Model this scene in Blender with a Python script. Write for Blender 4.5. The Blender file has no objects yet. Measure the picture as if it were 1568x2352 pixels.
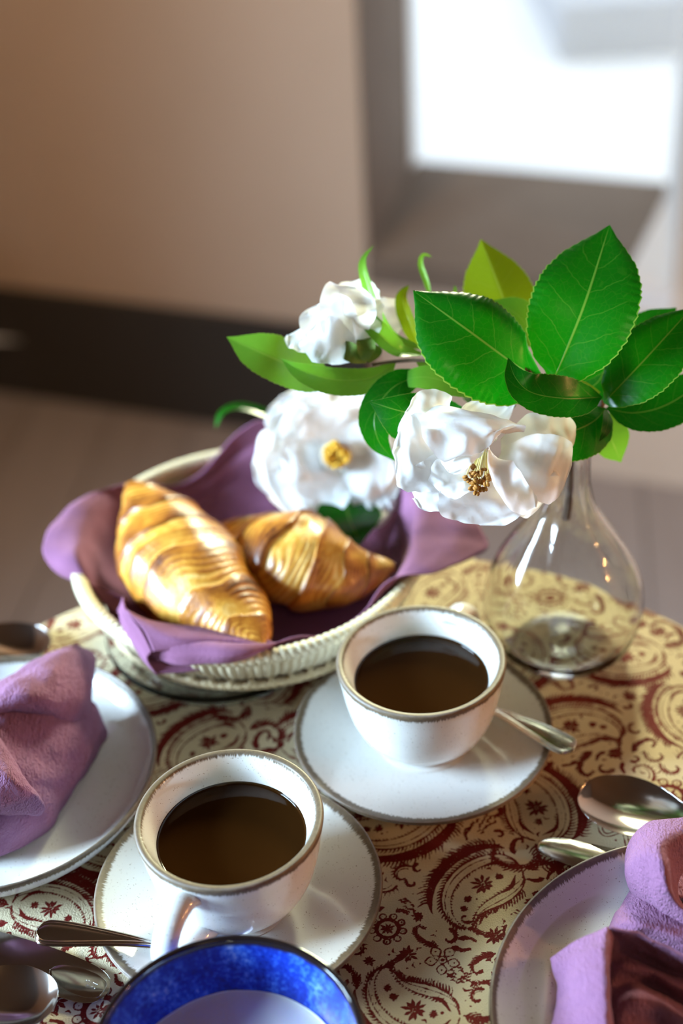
import bpy, math, random
import numpy as np
from mathutils import Vector, Matrix

random.seed(7)
rng = np.random.default_rng(7)
PI = math.pi
sc = bpy.context.scene
col = sc.collection
T = 0.75                                   # height of the table top above the floor

# ------------------------------------------------------------------ camera
F_PX, IMW, IMH = 3400.0, 1568.0, 2352.0
PITCH, ROLL, CAMH = 0.62072, -0.06388, 0.64338
_cp, _sp, _cr, _sr = math.cos(PITCH), math.sin(PITCH), math.cos(ROLL), math.sin(ROLL)
CAM = np.array([0, 0, T + CAMH])
_X, _UP = np.array([1., 0, 0]), np.array([0, _sp, _cp])
CF = np.array([0, _cp, -_sp])              # view direction
CR = _cr * _X + _sr * _UP                  # camera right
CU = -_sr * _X + _cr * _UP                 # camera up
cam = bpy.data.objects.new('camera', bpy.data.cameras.new('camera'))
col.objects.link(cam)
cam.matrix_world = Matrix(((CR[0], CU[0], -CF[0], CAM[0]), (CR[1], CU[1], -CF[1], CAM[1]),
                           (CR[2], CU[2], -CF[2], CAM[2]), (0, 0, 0, 1)))
cam.data.sensor_fit = 'VERTICAL'
cam.data.sensor_height = 36
cam.data.lens = F_PX / IMH * 36
cam.data.clip_start = 0.02
cam.data.dof.use_dof = True
cam.data.dof.focus_distance = 0.785
cam.data.dof.aperture_fstop = 3.0
cam.data.dof.aperture_blades = 0
sc.camera = cam

# ------------------------------------------------------------------ world, lights, exposure
sc.view_settings.view_transform = 'Standard'
sc.view_settings.look = 'None'
sc.view_settings.gamma = 1.0
sc.view_settings.use_curve_mapping = False
sc.view_settings.exposure = 0.0
cy = sc.cycles
cy.max_bounces = 10; cy.diffuse_bounces = 3; cy.glossy_bounces = 4; cy.transmission_bounces = 10; cy.transparent_max_bounces = 8
cy.sample_clamp_indirect = 6.0; cy.adaptive_threshold = 0.08; cy.adaptive_min_samples = 16
world = bpy.data.worlds.new('sky'); sc.world = world; world.use_nodes = True
wb = world.node_tree.nodes['Background']
wb.inputs[0].default_value = (0.80, 0.90, 1.0, 1)
wb.inputs[1].default_value = 2.1


def light(name, kind, loc, energy, color, target=None, size=None, size_y=None, radius=None, spread=None):
    l = bpy.data.lights.new(name, kind)
    l.energy = energy; l.color = color
    if kind == 'AREA':
        l.shape = 'RECTANGLE'; l.size = size; l.size_y = size_y
        if spread: l.spread = spread
    elif radius is not None:
        l.shadow_soft_size = radius
    o = bpy.data.objects.new(name, l); col.objects.link(o); o.location = loc
    if target is not None:
        o.rotation_euler = (Vector(target) - Vector(loc)).to_track_quat('-Z', 'Y').to_euler()
    return o


# daylight of the window in the left wall (outside its panes) and of the upper panes of the back window
light('daylight_left_window', 'AREA', (-1.70, 0.52, 1.34), 46, (0.54, 0.77, 1.0), (0, 0.68, 0.84), 0.75, 0.50, spread=1.5)
light('daylight_back_window', 'AREA', (0.62, 2.55, 1.75), 25, (0.98, 1.0, 0.64), (0.12, 0.6, 0.75), 0.6, 0.7, spread=1.0)
# the small warm bulbs of a low lamp to the right of the table
for _p in ((1.30, 0.08, 1.10), (1.36, 0.27, 1.06), (1.41, 0.46, 1.12), (1.37, 0.64, 1.05)):
    light('lamp_bulb', 'POINT', _p, 9.5, (1.0, 0.46, 0.16), radius=0.018)
# added soft warm fill above and behind the camera, lifts plates and yogurt
light('added_fill', 'POINT', (0.15, -0.55, 2.15), 5.5, (1.0, 0.74, 0.45), radius=0.18)
# added warm spot that brightens the back wall, aimed clear of the table
_w = light('wall_fill_spot', 'SPOT', (-0.35, 1.40, 2.38), 58.0, (1.0, 0.73, 0.50), (-0.22, 2.27, 1.05), radius=0.08)
_w.data.spot_size = math.radians(95); _w.data.spot_blend = 0.9


# ------------------------------------------------------------------ helpers: pixels to places
def _dir(px, py):
    x = (px - IMW / 2) / F_PX; y = -(py - IMH / 2) / F_PX
    return CR * x + CU * y + CF


def at(px, py, d):                         # point at distance d along the view axis
    return CAM + _dir(px, py) * d


def on(px, py, h):                         # point at height h above the table top
    d = _dir(px, py)
    return CAM + d * ((T + h - CAM[2]) / d[2])


def cv(a, b, c):                           # direction given as right, up, towards the viewer
    v = a * CR + b * CU - c * CF
    return v / np.linalg.norm(v)


def nrm(v):
    v = np.asarray(v, float)
    return v / (np.linalg.norm(v, axis=-1, keepdims=True) + 1e-12)


# ------------------------------------------------------------------ helpers: meshes and objects
def mesh(name, V, F, mat=None, attrs=None, smooth=True):
    me = bpy.data.meshes.new(name)
    V = np.asarray(V, np.float32).reshape(-1, 3)
    if isinstance(F, np.ndarray):
        k = F.shape[1]; n = len(F)
        me.vertices.add(len(V)); me.vertices.foreach_set('co', V.ravel())
        me.loops.add(n * k); me.polygons.add(n)
        me.polygons.foreach_set('loop_start', np.arange(0, n * k, k, dtype=np.int32))
        me.loops.foreach_set('vertex_index', F.astype(np.int32).ravel())
        me.update(calc_edges=True)
    else:
        me.from_pydata(V.tolist(), [], [list(map(int, f)) for f in F])
    me.polygons.foreach_set('use_smooth', np.full(len(me.polygons), smooth))
    for k, a in (attrs or {}).items():
        at_ = me.attributes.new(k, 'FLOAT', 'POINT')
        at_.data.foreach_set('value', np.asarray(a, np.float32).ravel())
    if mat: me.materials.append(mat)
    me.validate()
    return me


def obj(name, me, parent=None, loc=(0, 0, 0), rot=(0, 0, 0)):
    o = bpy.data.objects.new(name, me); col.objects.link(o)
    o.location = loc; o.rotation_euler = rot
    if parent: o.parent = parent
    return o


def tag(o, label, cat, group=None, kind=None):
    if label: o['label'] = label
    if cat: o['category'] = cat
    if group: o['group'] = group
    if kind: o['kind'] = kind
    return o


def thing(name, loc, label, cat, group=None, rot=(0, 0, 0)):
    o = bpy.data.objects.new(name, None); col.objects.link(o)
    o.location = loc; o.rotation_euler = rot; o.empty_display_size = 0.02
    return tag(o, label, cat, group)


def part(name, V, F, mat, parent, attrs=None, smooth=True, label=None):   # V in world space
    V = np.asarray(V, float) - np.array(parent['_o'] if '_o' in parent else WORLD(parent))
    o = obj(name, mesh(name, V, F, mat, attrs, smooth), parent)
    if label: o['label'] = label
    return o


def WORLD(o):
    p = Vector((0, 0, 0))
    while o is not None:
        p = p + o.location; o = o.parent
    return np.array(p)


def struct(name, V, F, mat, parent=None, smooth=False, label=None):
    o = obj(name, mesh(name, V, F, mat, None, smooth), parent)
    if parent is None: o['kind'] = 'structure'
    if label: o['label'] = label
    return o


def quads(nu, nv, wu=False, wv=False):     # faces of a grid stored row by row (nu rows of nv)
    iu = np.arange(nu if wu else nu - 1); iv = np.arange(nv if wv else nv - 1)
    a, b = np.meshgrid(iu, iv, indexing='ij')
    a2 = (a + 1) % nu; b2 = (b + 1) % nv
    return np.stack([a * nv + b, a2 * nv + b, a2 * nv + b2, a * nv + b2], -1).reshape(-1, 4)


def catmull(P, n):                         # interpolating curve through the rows of P, n samples
    P = np.asarray(P, float); m = len(P)
    if m == 2: 
        t = np.linspace(0, 1, n)[:, None]; return P[0] * (1 - t) + P[1] * t
    Q = np.concatenate([[2 * P[0] - P[1]], P, [2 * P[-1] - P[-2]]])
    t = np.linspace(0, m - 1, n); i = np.minimum(t.astype(int), m - 2); f = t - i
    f = f.reshape((-1,) + (1,) * (P.ndim - 1))
    p0, p1, p2, p3 = Q[i], Q[i + 1], Q[i + 2], Q[i + 3]
    return 0.5 * (2 * p1 + (p2 - p0) * f + (2 * p0 - 5 * p1 + 4 * p2 - p3) * f ** 2 + (3 * p1 - p0 - 3 * p2 + p3) * f ** 3)


def catmull_loop(P, n):
    P = np.asarray(P, float); m = len(P)
    t = np.linspace(0, m, n, endpoint=False); i = t.astype(int); f = t - i
    f = f.reshape((-1,) + (1,) * (P.ndim - 1))
    p0, p1, p2, p3 = P[(i - 1) % m], P[i % m], P[(i + 1) % m], P[(i + 2) % m]
    return 0.5 * (2 * p1 + (p2 - p0) * f + (2 * p0 - 5 * p1 + 4 * p2 - p3) * f ** 2 + (3 * p1 - p0 - 3 * p2 + p3) * f ** 3)


def lathe(prof, n=96, res=None, flute=None):
    """surface of revolution of (r, z) points; returns V, F, row index array"""
    P = np.asarray(prof, float)
    if res: P = catmull(P, res)
    P[:, 0] = np.maximum(P[:, 0], 1e-5)
    a = np.linspace(0, 2 * PI, n, endpoint=False)
    R = P[:, 0][:, None] * np.ones(n)
    if flute is not None: R = R * flute(P[:, 1][:, None], a[None, :])
    V = np.stack([R * np.cos(a), R * np.sin(a), P[:, 1][:, None] * np.ones(n)], -1).reshape(-1, 3)
    return V, quads(len(P), n, False, True)[:, ::-1].copy(), P


def tube(path, rad, n=10, cap=True, flat=None):
    """tube along a polyline; rad scalar or array; flat = (normal, ratio) squashes it"""
    P = np.asarray(path, float); m = len(P)
    rad = np.broadcast_to(np.asarray(rad, float), (m,))
    tg = nrm(np.gradient(P, axis=0))
    up = np.array([0, 0, 1.]) if abs(tg[0][2]) < .9 else np.array([1., 0, 0])
    u = nrm(np.cross(tg[0], up)); U = [u]
    for i in range(1, m):
        u = nrm(u - tg[i] * np.dot(u, tg[i])); U.append(u)
    U = np.array(U); W = np.cross(tg, U)
    a = np.linspace(0, 2 * PI, n, endpoint=False)
    V = P[:, None] + rad[:, None, None] * (U[:, None] * np.cos(a)[None, :, None] + W[:, None] * np.sin(a)[None, :, None])
    F = quads(m, n, False, True)[:, ::-1].tolist()
    V = V.reshape(-1, 3)
    if cap:
        F.append(list(range(n))); F.append([(m - 1) * n + k for k in range(n)][::-1])
    return V, F


def join(parts):
    Vs, Fs, o = [], [], 0
    for V, F in parts:
        Vs.append(np.asarray(V, float).reshape(-1, 3))
        Fs += [[int(i) + o for i in f] for f in (F.tolist() if isinstance(F, np.ndarray) else F)]
        o += len(Vs[-1])
    return np.concatenate(Vs), Fs


BOXF = [(0, 3, 2, 1), (4, 5, 6, 7), (0, 1, 5, 4), (1, 2, 6, 5), (2, 3, 7, 6), (3, 0, 4, 7)]


def box(x0, x1, y0, y1, z0, z1):
    return np.array([(x0, y0, z0), (x1, y0, z0), (x1, y1, z0), (x0, y1, z0), (x0, y0, z1), (x1, y0, z1), (x1, y1, z1), (x0, y1, z1)]), BOXF


def wob(V, amp, freq, seed=0):
    """cheap smooth vector noise from sums of sines"""
    r = np.random.default_rng(seed); V = np.asarray(V, float); out = np.zeros_like(V)
    for k in range(5):
        K = r.normal(size=(3, 3)) * freq * (1 + .45 * k); ph = r.uniform(0, 6.28, 3)
        out += np.sin(V @ K + ph) / (1 + .6 * k)
    return out * amp / 2.2


# ------------------------------------------------------------------ helpers: node materials
class N:
    def __init__(s, name):
        s.m = bpy.data.materials.new(name); s.m.use_nodes = True
        s.t = s.m.node_tree; s.b = s.t.nodes['Principled BSDF']; s.out = s.t.nodes['Material Output']

    def n(s, kind, _op=None, **kw):
        nd = s.t.nodes.new('ShaderNode' + kind)
        if _op: 
            if kind in ('Math', 'VectorMath'): nd.operation = _op
            elif kind == 'Attribute': nd.attribute_name = _op
            elif kind == 'Mix': nd.data_type = _op
            elif kind == 'VectorTransform': pass
        for k, v in kw.items():
            s.set(nd, k, v)
        return nd

    def set(s, nd, k, v):
        if isinstance(k, str) and k.startswith('i') and k[1:].isdigit(): inp = nd.inputs[int(k[1:])]
        else: inp = nd.inputs[k.replace('_', ' ')]
        if isinstance(v, bpy.types.NodeSocket): s.t.links.new(v, inp)
        elif isinstance(v, tuple) and len(v) == 3 and inp.type == 'RGBA': inp.default_value = (*v, 1)
        else: inp.default_value = v

    def math(s, op, a, b=0.0, clamp=False):
        nd = s.n('Math', op); s.set(nd, 'i0', a); s.set(nd, 'i1', b); nd.use_clamp = clamp
        return nd.outputs[0]

    def attr(s, name): return s.n('Attribute', name).outputs['Fac']

    def noise(s, scale, detail=3., rough=.5, vec=None, dist=0.):
        nd = s.n('TexNoise'); nd.inputs['Scale'].default_value = scale; nd.inputs['Detail'].default_value = detail
        nd.inputs['Roughness'].default_value = rough; nd.inputs['Distortion'].default_value = dist
        s.t.links.new(vec if vec else s.obj(), nd.inputs['Vector'])
        return nd.outputs['Fac']

    def obj(s):
        if not hasattr(s, '_tc'): s._tc = s.n('TexCoord')
        return s._tc.outputs['Object']

    def scaled(s, v, vec=None):
        nd = s.n('Mapping'); nd.inputs['Scale'].default_value = v
        s.t.links.new(vec if vec else s.obj(), nd.inputs['Vector']); return nd.outputs[0]

    def ramp(s, fac, stops):
        nd = s.n('ValToRGB'); r = nd.color_ramp
        while len(r.elements) < len(stops): r.elements.new(0.5)
        for e, (p, c) in zip(r.elements, stops):
            e.position = p; e.color = (*c, 1) if len(c) == 3 else c
        s.t.links.new(fac, nd.inputs[0]); return nd.outputs[0]

    def mix(s, f, a, b, mode='MIX'):
        nd = s.n('Mix', 'RGBA'); nd.blend_type = mode
        s.set(nd, 'i0', f); s.set(nd, 'i6', a); s.set(nd, 'i7', b); return nd.outputs[2]

    def step(s, x, lo, hi):
        nd = s.n('MapRange'); nd.interpolation_type = 'SMOOTHSTEP'
        s.set(nd, 'i0', x); s.set(nd, 'i1', lo); s.set(nd, 'i2', hi); return nd.outputs[0]

    def bump(s, h, strength=.3, dist=.001):
        nd = s.n('Bump'); nd.inputs['Strength'].default_value = strength; nd.inputs['Distance'].default_value = dist
        s.t.links.new(h, nd.inputs['Height']); s.t.links.new(nd.outputs[0], s.b.inputs['Normal']); return nd.outputs[0]

    def p(s, **kw):
        for k, v in kw.items(): s.set(s.b, k, v)
        return s


MAT = {}


def simple(name, color, rough=.5, **kw):
    m = N(name); m.p(Base_Color=color, Roughness=rough, **kw); MAT[name] = m.m; return m


def build_materials():
    m = N('plaster'); f = m.noise(3.5, 4); g = m.noise(40, 3)
    m.p(Base_Color=m.mix(f, (0.50, 0.38, 0.28), (0.58, 0.45, 0.34)), Roughness=.9); m.bump(g, .3, .004); MAT['plaster'] = m.m
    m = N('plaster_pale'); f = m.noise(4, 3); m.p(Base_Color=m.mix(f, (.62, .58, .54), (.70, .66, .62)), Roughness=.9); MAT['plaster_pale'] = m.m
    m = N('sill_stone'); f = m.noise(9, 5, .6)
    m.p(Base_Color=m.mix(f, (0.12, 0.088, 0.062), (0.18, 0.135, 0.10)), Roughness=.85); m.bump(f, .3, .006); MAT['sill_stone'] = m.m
    m = N('skirting'); f = m.noise(5, 3); m.p(Base_Color=m.mix(f, (.028, .024, .019), (.040, .034, .028)), Roughness=.75); MAT['skirting'] = m.m
    m = N('floor_board'); v = m.scaled((14, 1.2, 14)); f = m.noise(3, 5, .6, v)
    oi = m.n('ObjectInfo').outputs['Random']
    c = m.mix(f, (0.20, 0.165, 0.145), (0.32, 0.275, 0.25))
    c = m.mix(m.math('MULTIPLY', oi, .35), c, (0.40, 0.36, 0.34))
    m.p(Base_Color=c, Roughness=.34); m.bump(f, .15, .002); MAT['floor_board'] = m.m
    simple('joint', (.03, .02, .015), .9)
    simple('ceiling', (.10, .065, .04), .8)
    simple('plaster_brown', (.11, .065, .04), .8)
    simple('white_paint', (.80, .80, .78), .4)
    m = N('dark_wood'); f = m.noise(5, 4, .6, m.scaled((1, 1, 8))); m.p(Base_Color=m.mix(f, (.09, .02, .010), (.16, .04, .02)), Roughness=.75); MAT['dark_wood'] = m.m
    simple('paving', (.80, .82, .84), .9); simple('garden_wall', (.50, .52, .56), .9)
    # window pane: mostly clear with a sheen
    m = N('pane'); tr = m.n('BsdfTransparent'); gl = m.n('BsdfGlossy', Roughness=.02)
    fr = m.n('Fresnel', IOR=1.45); mx = m.n('MixShader')
    m.t.links.new(fr.outputs[0], mx.inputs[0]); m.t.links.new(tr.outputs[0], mx.inputs[1]); m.t.links.new(gl.outputs[0], mx.inputs[2])
    m.t.links.new(mx.outputs[0], m.out.inputs[0]); MAT['pane'] = m.m
    # printed cotton cloth: 'ink' holds the distance (mm) to the nearest printed line, negative inside
    m = N('printed_cloth'); ink = m.attr('ink')
    e = m.noise(900, 1., .6); e2 = m.noise(160, 1., .6)
    d = m.math('ADD', ink, m.math('MULTIPLY', m.math('SUBTRACT', e, .5), .55))
    d = m.math('ADD', d, m.math('MULTIPLY', m.math('SUBTRACT', e2, .5), .7))
    k = m.step(d, .16, -.16)
    worn = m.math('MULTIPLY', k, m.step(m.noise(700, 1., .7), .14, .32))
    cloth = m.mix(m.noise(60, 1.), (0.58, 0.49, 0.31), (0.67, 0.57, 0.38))
    inkc = m.mix(m.noise(35, 0.), (0.095, 0.0045, 0.004), (0.17, 0.012, 0.006))
    m.p(Base_Color=m.mix(worn, cloth, inkc), Roughness=.75)
    m.b.inputs['Specular IOR Level'].default_value = .15
    h = m.noise(1100, 1., .7, m.scaled((1, 1, .2)))
    m.bump(h, .6, .0008); MAT['printed_cloth'] = m.m
    # speckled off-white stoneware with a brown brushed rim; 'rim' = mm away from the lip
    m = N('stoneware'); rim = m.attr('rim')
    sp = m.noise(1100, 1., .5); sp2 = m.noise(260, 0.)
    spk = m.math('MULTIPLY', m.step(sp, .665, .73), m.step(sp2, .42, .56))
    white = m.mix(m.noise(18, 0.), (.63, .62, .585), (.69, .68, .65))
    c = m.mix(m.math('MULTIPLY', spk, .75), white, (.16, .09, .04))
    cxyz = m.n('CombineXYZ'); m.set(cxyz, 'i0', m.attr('ang')); m.set(cxyz, 'i1', m.math('MULTIPLY', rim, .12))
    streak = m.noise(1.1, 2., .65, cxyz.outputs[0]); st2 = m.noise(45, 0.)
    dd = m.math('ADD', rim, m.math('MULTIPLY', m.math('SUBTRACT', streak, .5), 5.5))
    dd = m.math('ADD', dd, m.math('MULTIPLY', m.math('SUBTRACT', st2, .5), 2.4))
    kk = m.step(dd, 5.2, 3.4)
    lip = m.step(m.math('ADD', rim, m.math('MULTIPLY', m.math('SUBTRACT', m.noise(140, 1.), .5), 1.5)), .9, .1)   # glaze thins and pales on the very lip
    brown = m.mix(m.noise(500, 1., .7), (.050, .028, .009), (.15, .092, .038))
    brown = m.mix(m.math('MULTIPLY', lip, .22), brown, (.42, .36, .33))
    m.p(Base_Color=m.mix(m.math('MULTIPLY', kk, .95), c, brown), Roughness=m.math('ADD', m.math('MULTIPLY', kk, .38), .10))
    m.set(m.b, 'Coat Weight', m.math('MULTIPLY', m.math('SUBTRACT', 1., kk), .3)); m.b.inputs['Coat Roughness'].default_value = .04
    MAT['stoneware'] = m.m
    simple('tea', (.024, .0085, .0018), .03)
    MAT['tea'].node_tree.nodes['Principled BSDF'].inputs['IOR'].default_value = 1.34
    m = N('blue_glaze'); rim = m.attr('rim'); f = m.noise(55, 4, .7, m.scaled((1, 1, .45))); f2 = m.noise(420, 3, .6)
    mot = m.math('ADD', m.math('MULTIPLY', f, .7), m.math('MULTIPLY', f2, .45))
    c = m.ramp(mot, [(.40, (.003, .012, .17)), (.56, (.008, .045, .46)), (.66, (.04, .16, .72)), (.80, (.35, .52, .88))])
    kk = m.step(m.math('ADD', rim, m.math('MULTIPLY', m.math('SUBTRACT', m.noise(90, 3), .5), 2.5)), 5.6, 2.6)
    m.p(Base_Color=m.mix(kk, c, (.012, .008, .008)), Roughness=.07); m.b.inputs['Coat Weight'].default_value = .4; MAT['blue_glaze'] = m.m
    simple('yogurt', (.80, .79, .74), .3, Subsurface_Weight=.2, Subsurface_Scale=.004)
    m = N('steel'); f = m.noise(1500, 2, .5, m.scaled((1, .06, 1)))
    m.p(Base_Color=(.62, .60, .57), Metallic=1., Roughness=.13); m.bump(f, .02, .0002); MAT['steel'] = m.m
    m = N('linen'); f = m.noise(30, 1.); g = m.noise(800, 1., .7); cr_ = m.noise(430, 1.5, .65, m.scaled((1.6, .55, 1)), .8)
    m.p(Base_Color=m.mix(f, (.205, .088, .165), (.26, .118, .21)), Roughness=.9, Sheen_Weight=.10, Sheen_Roughness=.5)
    m.set(m.b, 'Sheen Tint', (.85, .70, .95)); m.b.inputs['Specular IOR Level'].default_value = .15
    m.bump(m.math('ADD', m.math('MULTIPLY', g, .35), m.math('MULTIPLY', cr_, 1.3)), .85, .0017); MAT['linen'] = m.m
    m = N('linen_smooth'); f = m.noise(30, 1.); g = m.noise(900, 1., .7)
    m.p(Base_Color=m.mix(f, (.205, .080, .145), (.255, .105, .185)), Roughness=.9, Sheen_Weight=.10, Sheen_Roughness=.5)
    m.set(m.b, 'Sheen Tint', (.85, .70, .95)); m.b.inputs['Specular IOR Level'].default_value = .15
    m.bump(m.math('ADD', g, m.math('MULTIPLY', m.noise(120, 1.), .8)), .5, .0008); MAT['linen_smooth'] = m.m
    m = N('straw'); f = m.noise(220, 3, .6); m.p(Base_Color=m.mix(f, (.40, .29, .14), (.66, .54, .34)), Roughness=.6); MAT['straw'] = m.m
    m = N('straw_pale'); f = m.noise(260, 3, .6); m.p(Base_Color=m.mix(f, (.52, .42, .24), (.74, .66, .48)), Roughness=.55); MAT['straw_pale'] = m.m
    m = N('clear_glass'); m.p(Base_Color=(.97, .99, .98), Roughness=0.0, Transmission_Weight=1., IOR=1.47); MAT['clear_glass'] = m.m
    # croissant crust: 'lay' 0..1 across each wrapped layer, 'fine' fine striations
    m = N('crust'); lay = m.attr('lay'); fine = m.attr('fine'); f = m.noise(48, 4, .62, None, .6); f2 = m.noise(140, 3, .6)
    x = m.math('ADD', m.math('MULTIPLY', lay, .34), m.math('MULTIPLY', f, .86))
    x = m.math('ADD', x, m.math('MULTIPLY', m.math('SUBTRACT', fine, .5), .42))
    x = m.math('ADD', x, m.math('MULTIPLY', m.math('SUBTRACT', f2, .5), .22))
    c = m.ramp(x, [(.22, (.82, .56, .20)), (.42, (.66, .33, .045)), (.60, (.46, .165, .014)), (.78, (.22, .06, .006)), (.95, (.08, .02, .004))])
    m.p(Base_Color=c, Roughness=.40); m.b.inputs['Coat Weight'].default_value = .28; m.b.inputs['Coat Roughness'].default_value = .20
    m.bump(m.math('ADD', m.noise(420, 3, .6), m.math('MULTIPLY', fine, .6)), .35, .0012); MAT['crust'] = m.m
    # leaves: 't' along, 'u' across
    for nm, dark, lite, tr, mixf in (('leaf', (.0015, .030, .0015), (.003, .066, .002), (.014, .50, .008), .27),
                                     ('leaf_young', (.035, .14, .010), (.085, .24, .02), (.32, .75, .05), .32),
                                     ('leaf_olive', (.07, .12, .005), (.10, .17, .008), (.35, .55, .01), .40)):
        m = N(nm); t = m.attr('t'); u = m.attr('u'); au = m.math('ABSOLUTE', u)
        wob_ = m.math('MULTIPLY', m.math('SUBTRACT', m.noise(120, 2), .5), .05)
        ph = m.math('FRACT', m.math('MULTIPLY', m.math('ADD', m.math('SUBTRACT', t, m.math('MULTIPLY', au, .20)), wob_), 6.5))
        vein = m.step(m.math('ABSOLUTE', m.math('SUBTRACT', ph, .5)), .035, .006)
        vein = m.math('MULTIPLY', vein, m.step(au, .92, .55))
        mid = m.step(au, .030, .010); edge = m.step(au, .965, .995)
        net = m.n('TexVoronoi'); net.feature = 'DISTANCE_TO_EDGE'; net.inputs['Scale'].default_value = 260
        m.t.links.new(m.obj(), net.inputs['Vector'])
        nv = m.step(net.outputs['Distance'], .05, .0)
        k = m.math('MAXIMUM', m.math('MULTIPLY', vein, .13), m.math('MULTIPLY', mid, .50)); k = m.math('MAXIMUM', k, m.math('MULTIPLY', edge, .8))
        k = m.math('MAXIMUM', k, m.math('MULTIPLY', nv, .04))
        base = m.mix(m.noise(45, 3), dark, lite)
        base = m.mix(k, base, (.16, .36, .04))
        m.p(Base_Color=base, Roughness=.27); m.b.inputs['Specular IOR Level'].default_value = .5
        bp = m.bump(m.math('ADD', m.math('MULTIPLY', k, -1.), m.math('MULTIPLY', m.noise(220, 2), .5)), .35, .0006)
        tl = m.n('BsdfTranslucent'); m.set(tl, 'Color', m.mix(k, tr, (.6, .75, .15)))
        mx = m.n('MixShader'); mx.inputs[0].default_value = mixf
        m.t.links.new(m.b.outputs[0], mx.inputs[1]); m.t.links.new(tl.outputs[0], mx.inputs[2]); m.t.links.new(mx.outputs[0], m.out.inputs[0])
        MAT[nm] = m.m
    m = N('petal'); u = m.attr('u'); t = m.attr('t'); f = m.noise(70, 3, .6, m.scaled((1, 1, 1)))
    c = m.mix(m.step(t, .30, .0), (.93, .92, .91), (.86, .82, .60)); m.p(Base_Color=c, Roughness=.62)
    m.b.inputs['Specular IOR Level'].default_value = .15
    m.bump(m.math('ADD', f, m.math('MULTIPLY', m.noise(330, 2), .2)), .35, .002)
    tl = m.n('BsdfTranslucent'); m.set(tl, 'Color', (.95, .94, .93)); mx = m.n('MixShader'); mx.inputs[0].default_value = .42
    m.t.links.new(m.b.outputs[0], mx.inputs[1]); m.t.links.new(tl.outputs[0], mx.inputs[2]); m.t.links.new(mx.outputs[0], m.out.inputs[0]); MAT['petal'] = m.m
    simple('filament', (.80, .70, .28), .5, Subsurface_Weight=.1)
    m = N('anther'); f = m.noise(900, 2); m.p(Base_Color=m.mix(f, (.20, .06, .004), (.50, .22, .015)), Roughness=.6); MAT['anther'] = m.m
    simple('anther_yellow', (.85, .48, .03), .6)
    m = N('bark'); f = m.noise(300, 3, .6); m.p(Base_Color=m.mix(f, (.06, .03, .02), (.20, .13, .09)), Roughness=.7); MAT['bark'] = m.m
    simple('green_stem', (.10, .22, .03), .5)
    simple('sepal', (.16, .26, .04), .6)


build_materials()

# ================================================================== the room
C0 = np.array([-0.16614, 2.24100]); WE = np.array([0.930366, -0.366633]); WN = np.array([-0.366633, -0.930366])


def wp(s, z, d=0.0):                       # point of the back wall: along, height above the floor, depth behind its face
    p = C0 + WE * s - WN * d
    return (p[0], p[1], z)


ZS = T - 0.399                             # window sill height
SL, SR, IL, IR, DEP = 0.250, 0.735, 0.211, 0.668, 0.36
SE = 0.655                                 # right end of the stone slab at the room side
ZT, ZC = 1.95, 2.45
S0, S1 = -1.50, 1.985
V = [wp(S0, 0), wp(SL, 0), wp(SL, ZC), wp(S0, ZC),
     wp(SR, 0), wp(S1, 0), wp(S1, ZC), wp(SR, ZC),
     wp(SL, 0), wp(SR, 0), wp(SR, ZS - .045), wp(SL, ZS - .045),
     wp(SL, ZT), wp(SR, ZT), wp(SR, ZC), wp(SL, ZC),
     wp(SL, ZS - .045), wp(SL, ZT), wp(IL, ZT, DEP), wp(IL, ZS - .045, DEP),
     wp(SR, ZS - .045), wp(SR, ZT), wp(IR, ZT, DEP), wp(IR, ZS - .045, DEP),
     wp(SL, ZT), wp(SR, ZT), wp(IR, ZT, DEP), wp(IL, ZT, DEP)]
wall_back = struct('wall_back', V, [(0, 1, 2, 3), (4, 5, 6, 7), (8, 9, 10, 11), (12, 13, 14, 15), (17, 16, 19, 18), (20, 21, 22, 23), (24, 25, 26, 27)], MAT['plaster'])
# paler plaster right reveal of the niche, and the brown stone reveal on its left
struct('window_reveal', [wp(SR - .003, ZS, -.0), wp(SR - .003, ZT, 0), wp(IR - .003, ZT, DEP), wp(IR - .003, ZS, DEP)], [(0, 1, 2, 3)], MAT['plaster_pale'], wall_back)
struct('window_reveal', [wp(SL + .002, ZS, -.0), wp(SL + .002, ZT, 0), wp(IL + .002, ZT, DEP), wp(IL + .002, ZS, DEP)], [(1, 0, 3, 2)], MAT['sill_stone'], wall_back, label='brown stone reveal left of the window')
# window in the niche: frame, panes, stone sill
win = thing('window_1', wp((IL + IR) / 2, ZS, DEP), None, None); win['kind'] = 'structure'


def wbox(s0, s1, z0, z1, d0, d1):
    return [wp(s0, z0, d0), wp(s1, z0, d0), wp(s1, z0, d1), wp(s0, z0, d1), wp(s0, z1, d0), wp(s1, z1, d0), wp(s1, z1, d1), wp(s0, z1, d1)], BOXF


part('sill_plaster', [wp(SE, ZS - .045, 0), wp(SR, ZS - .045, 0), wp(IR, ZS - .045, DEP), wp(SE, ZS, 0), wp(SR, ZS, 0), wp(IR, ZS, DEP)], [(3, 4, 5), (0, 1, 4, 3), (1, 2, 5, 4), (2, 0, 3, 5)], MAT['plaster_pale'], win, smooth=False)
V2 = np.array([wp(SL, ZS - .045, -.006), wp(SE, ZS - .045, -.006), wp(IR, ZS - .045, DEP + .03), wp(IL, ZS - .045, DEP + .03),
               wp(SL, ZS, -.006), wp(SE, ZS, -.006), wp(IR, ZS, DEP + .03), wp(IL, ZS, DEP + .03)])
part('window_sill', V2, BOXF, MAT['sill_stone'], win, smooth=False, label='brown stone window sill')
fr = [wbox(IL - .02, IL + .004, ZS, ZT, DEP, DEP + .05), wbox(IR - .004, IR + .02, ZS, ZT, DEP, DEP + .05), wbox(IL, IR, ZT - .04, ZT + .02, DEP, DEP + .05)]
fo = part('window_frame', *join(fr), MAT['white_paint'], win, smooth=False)
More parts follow.
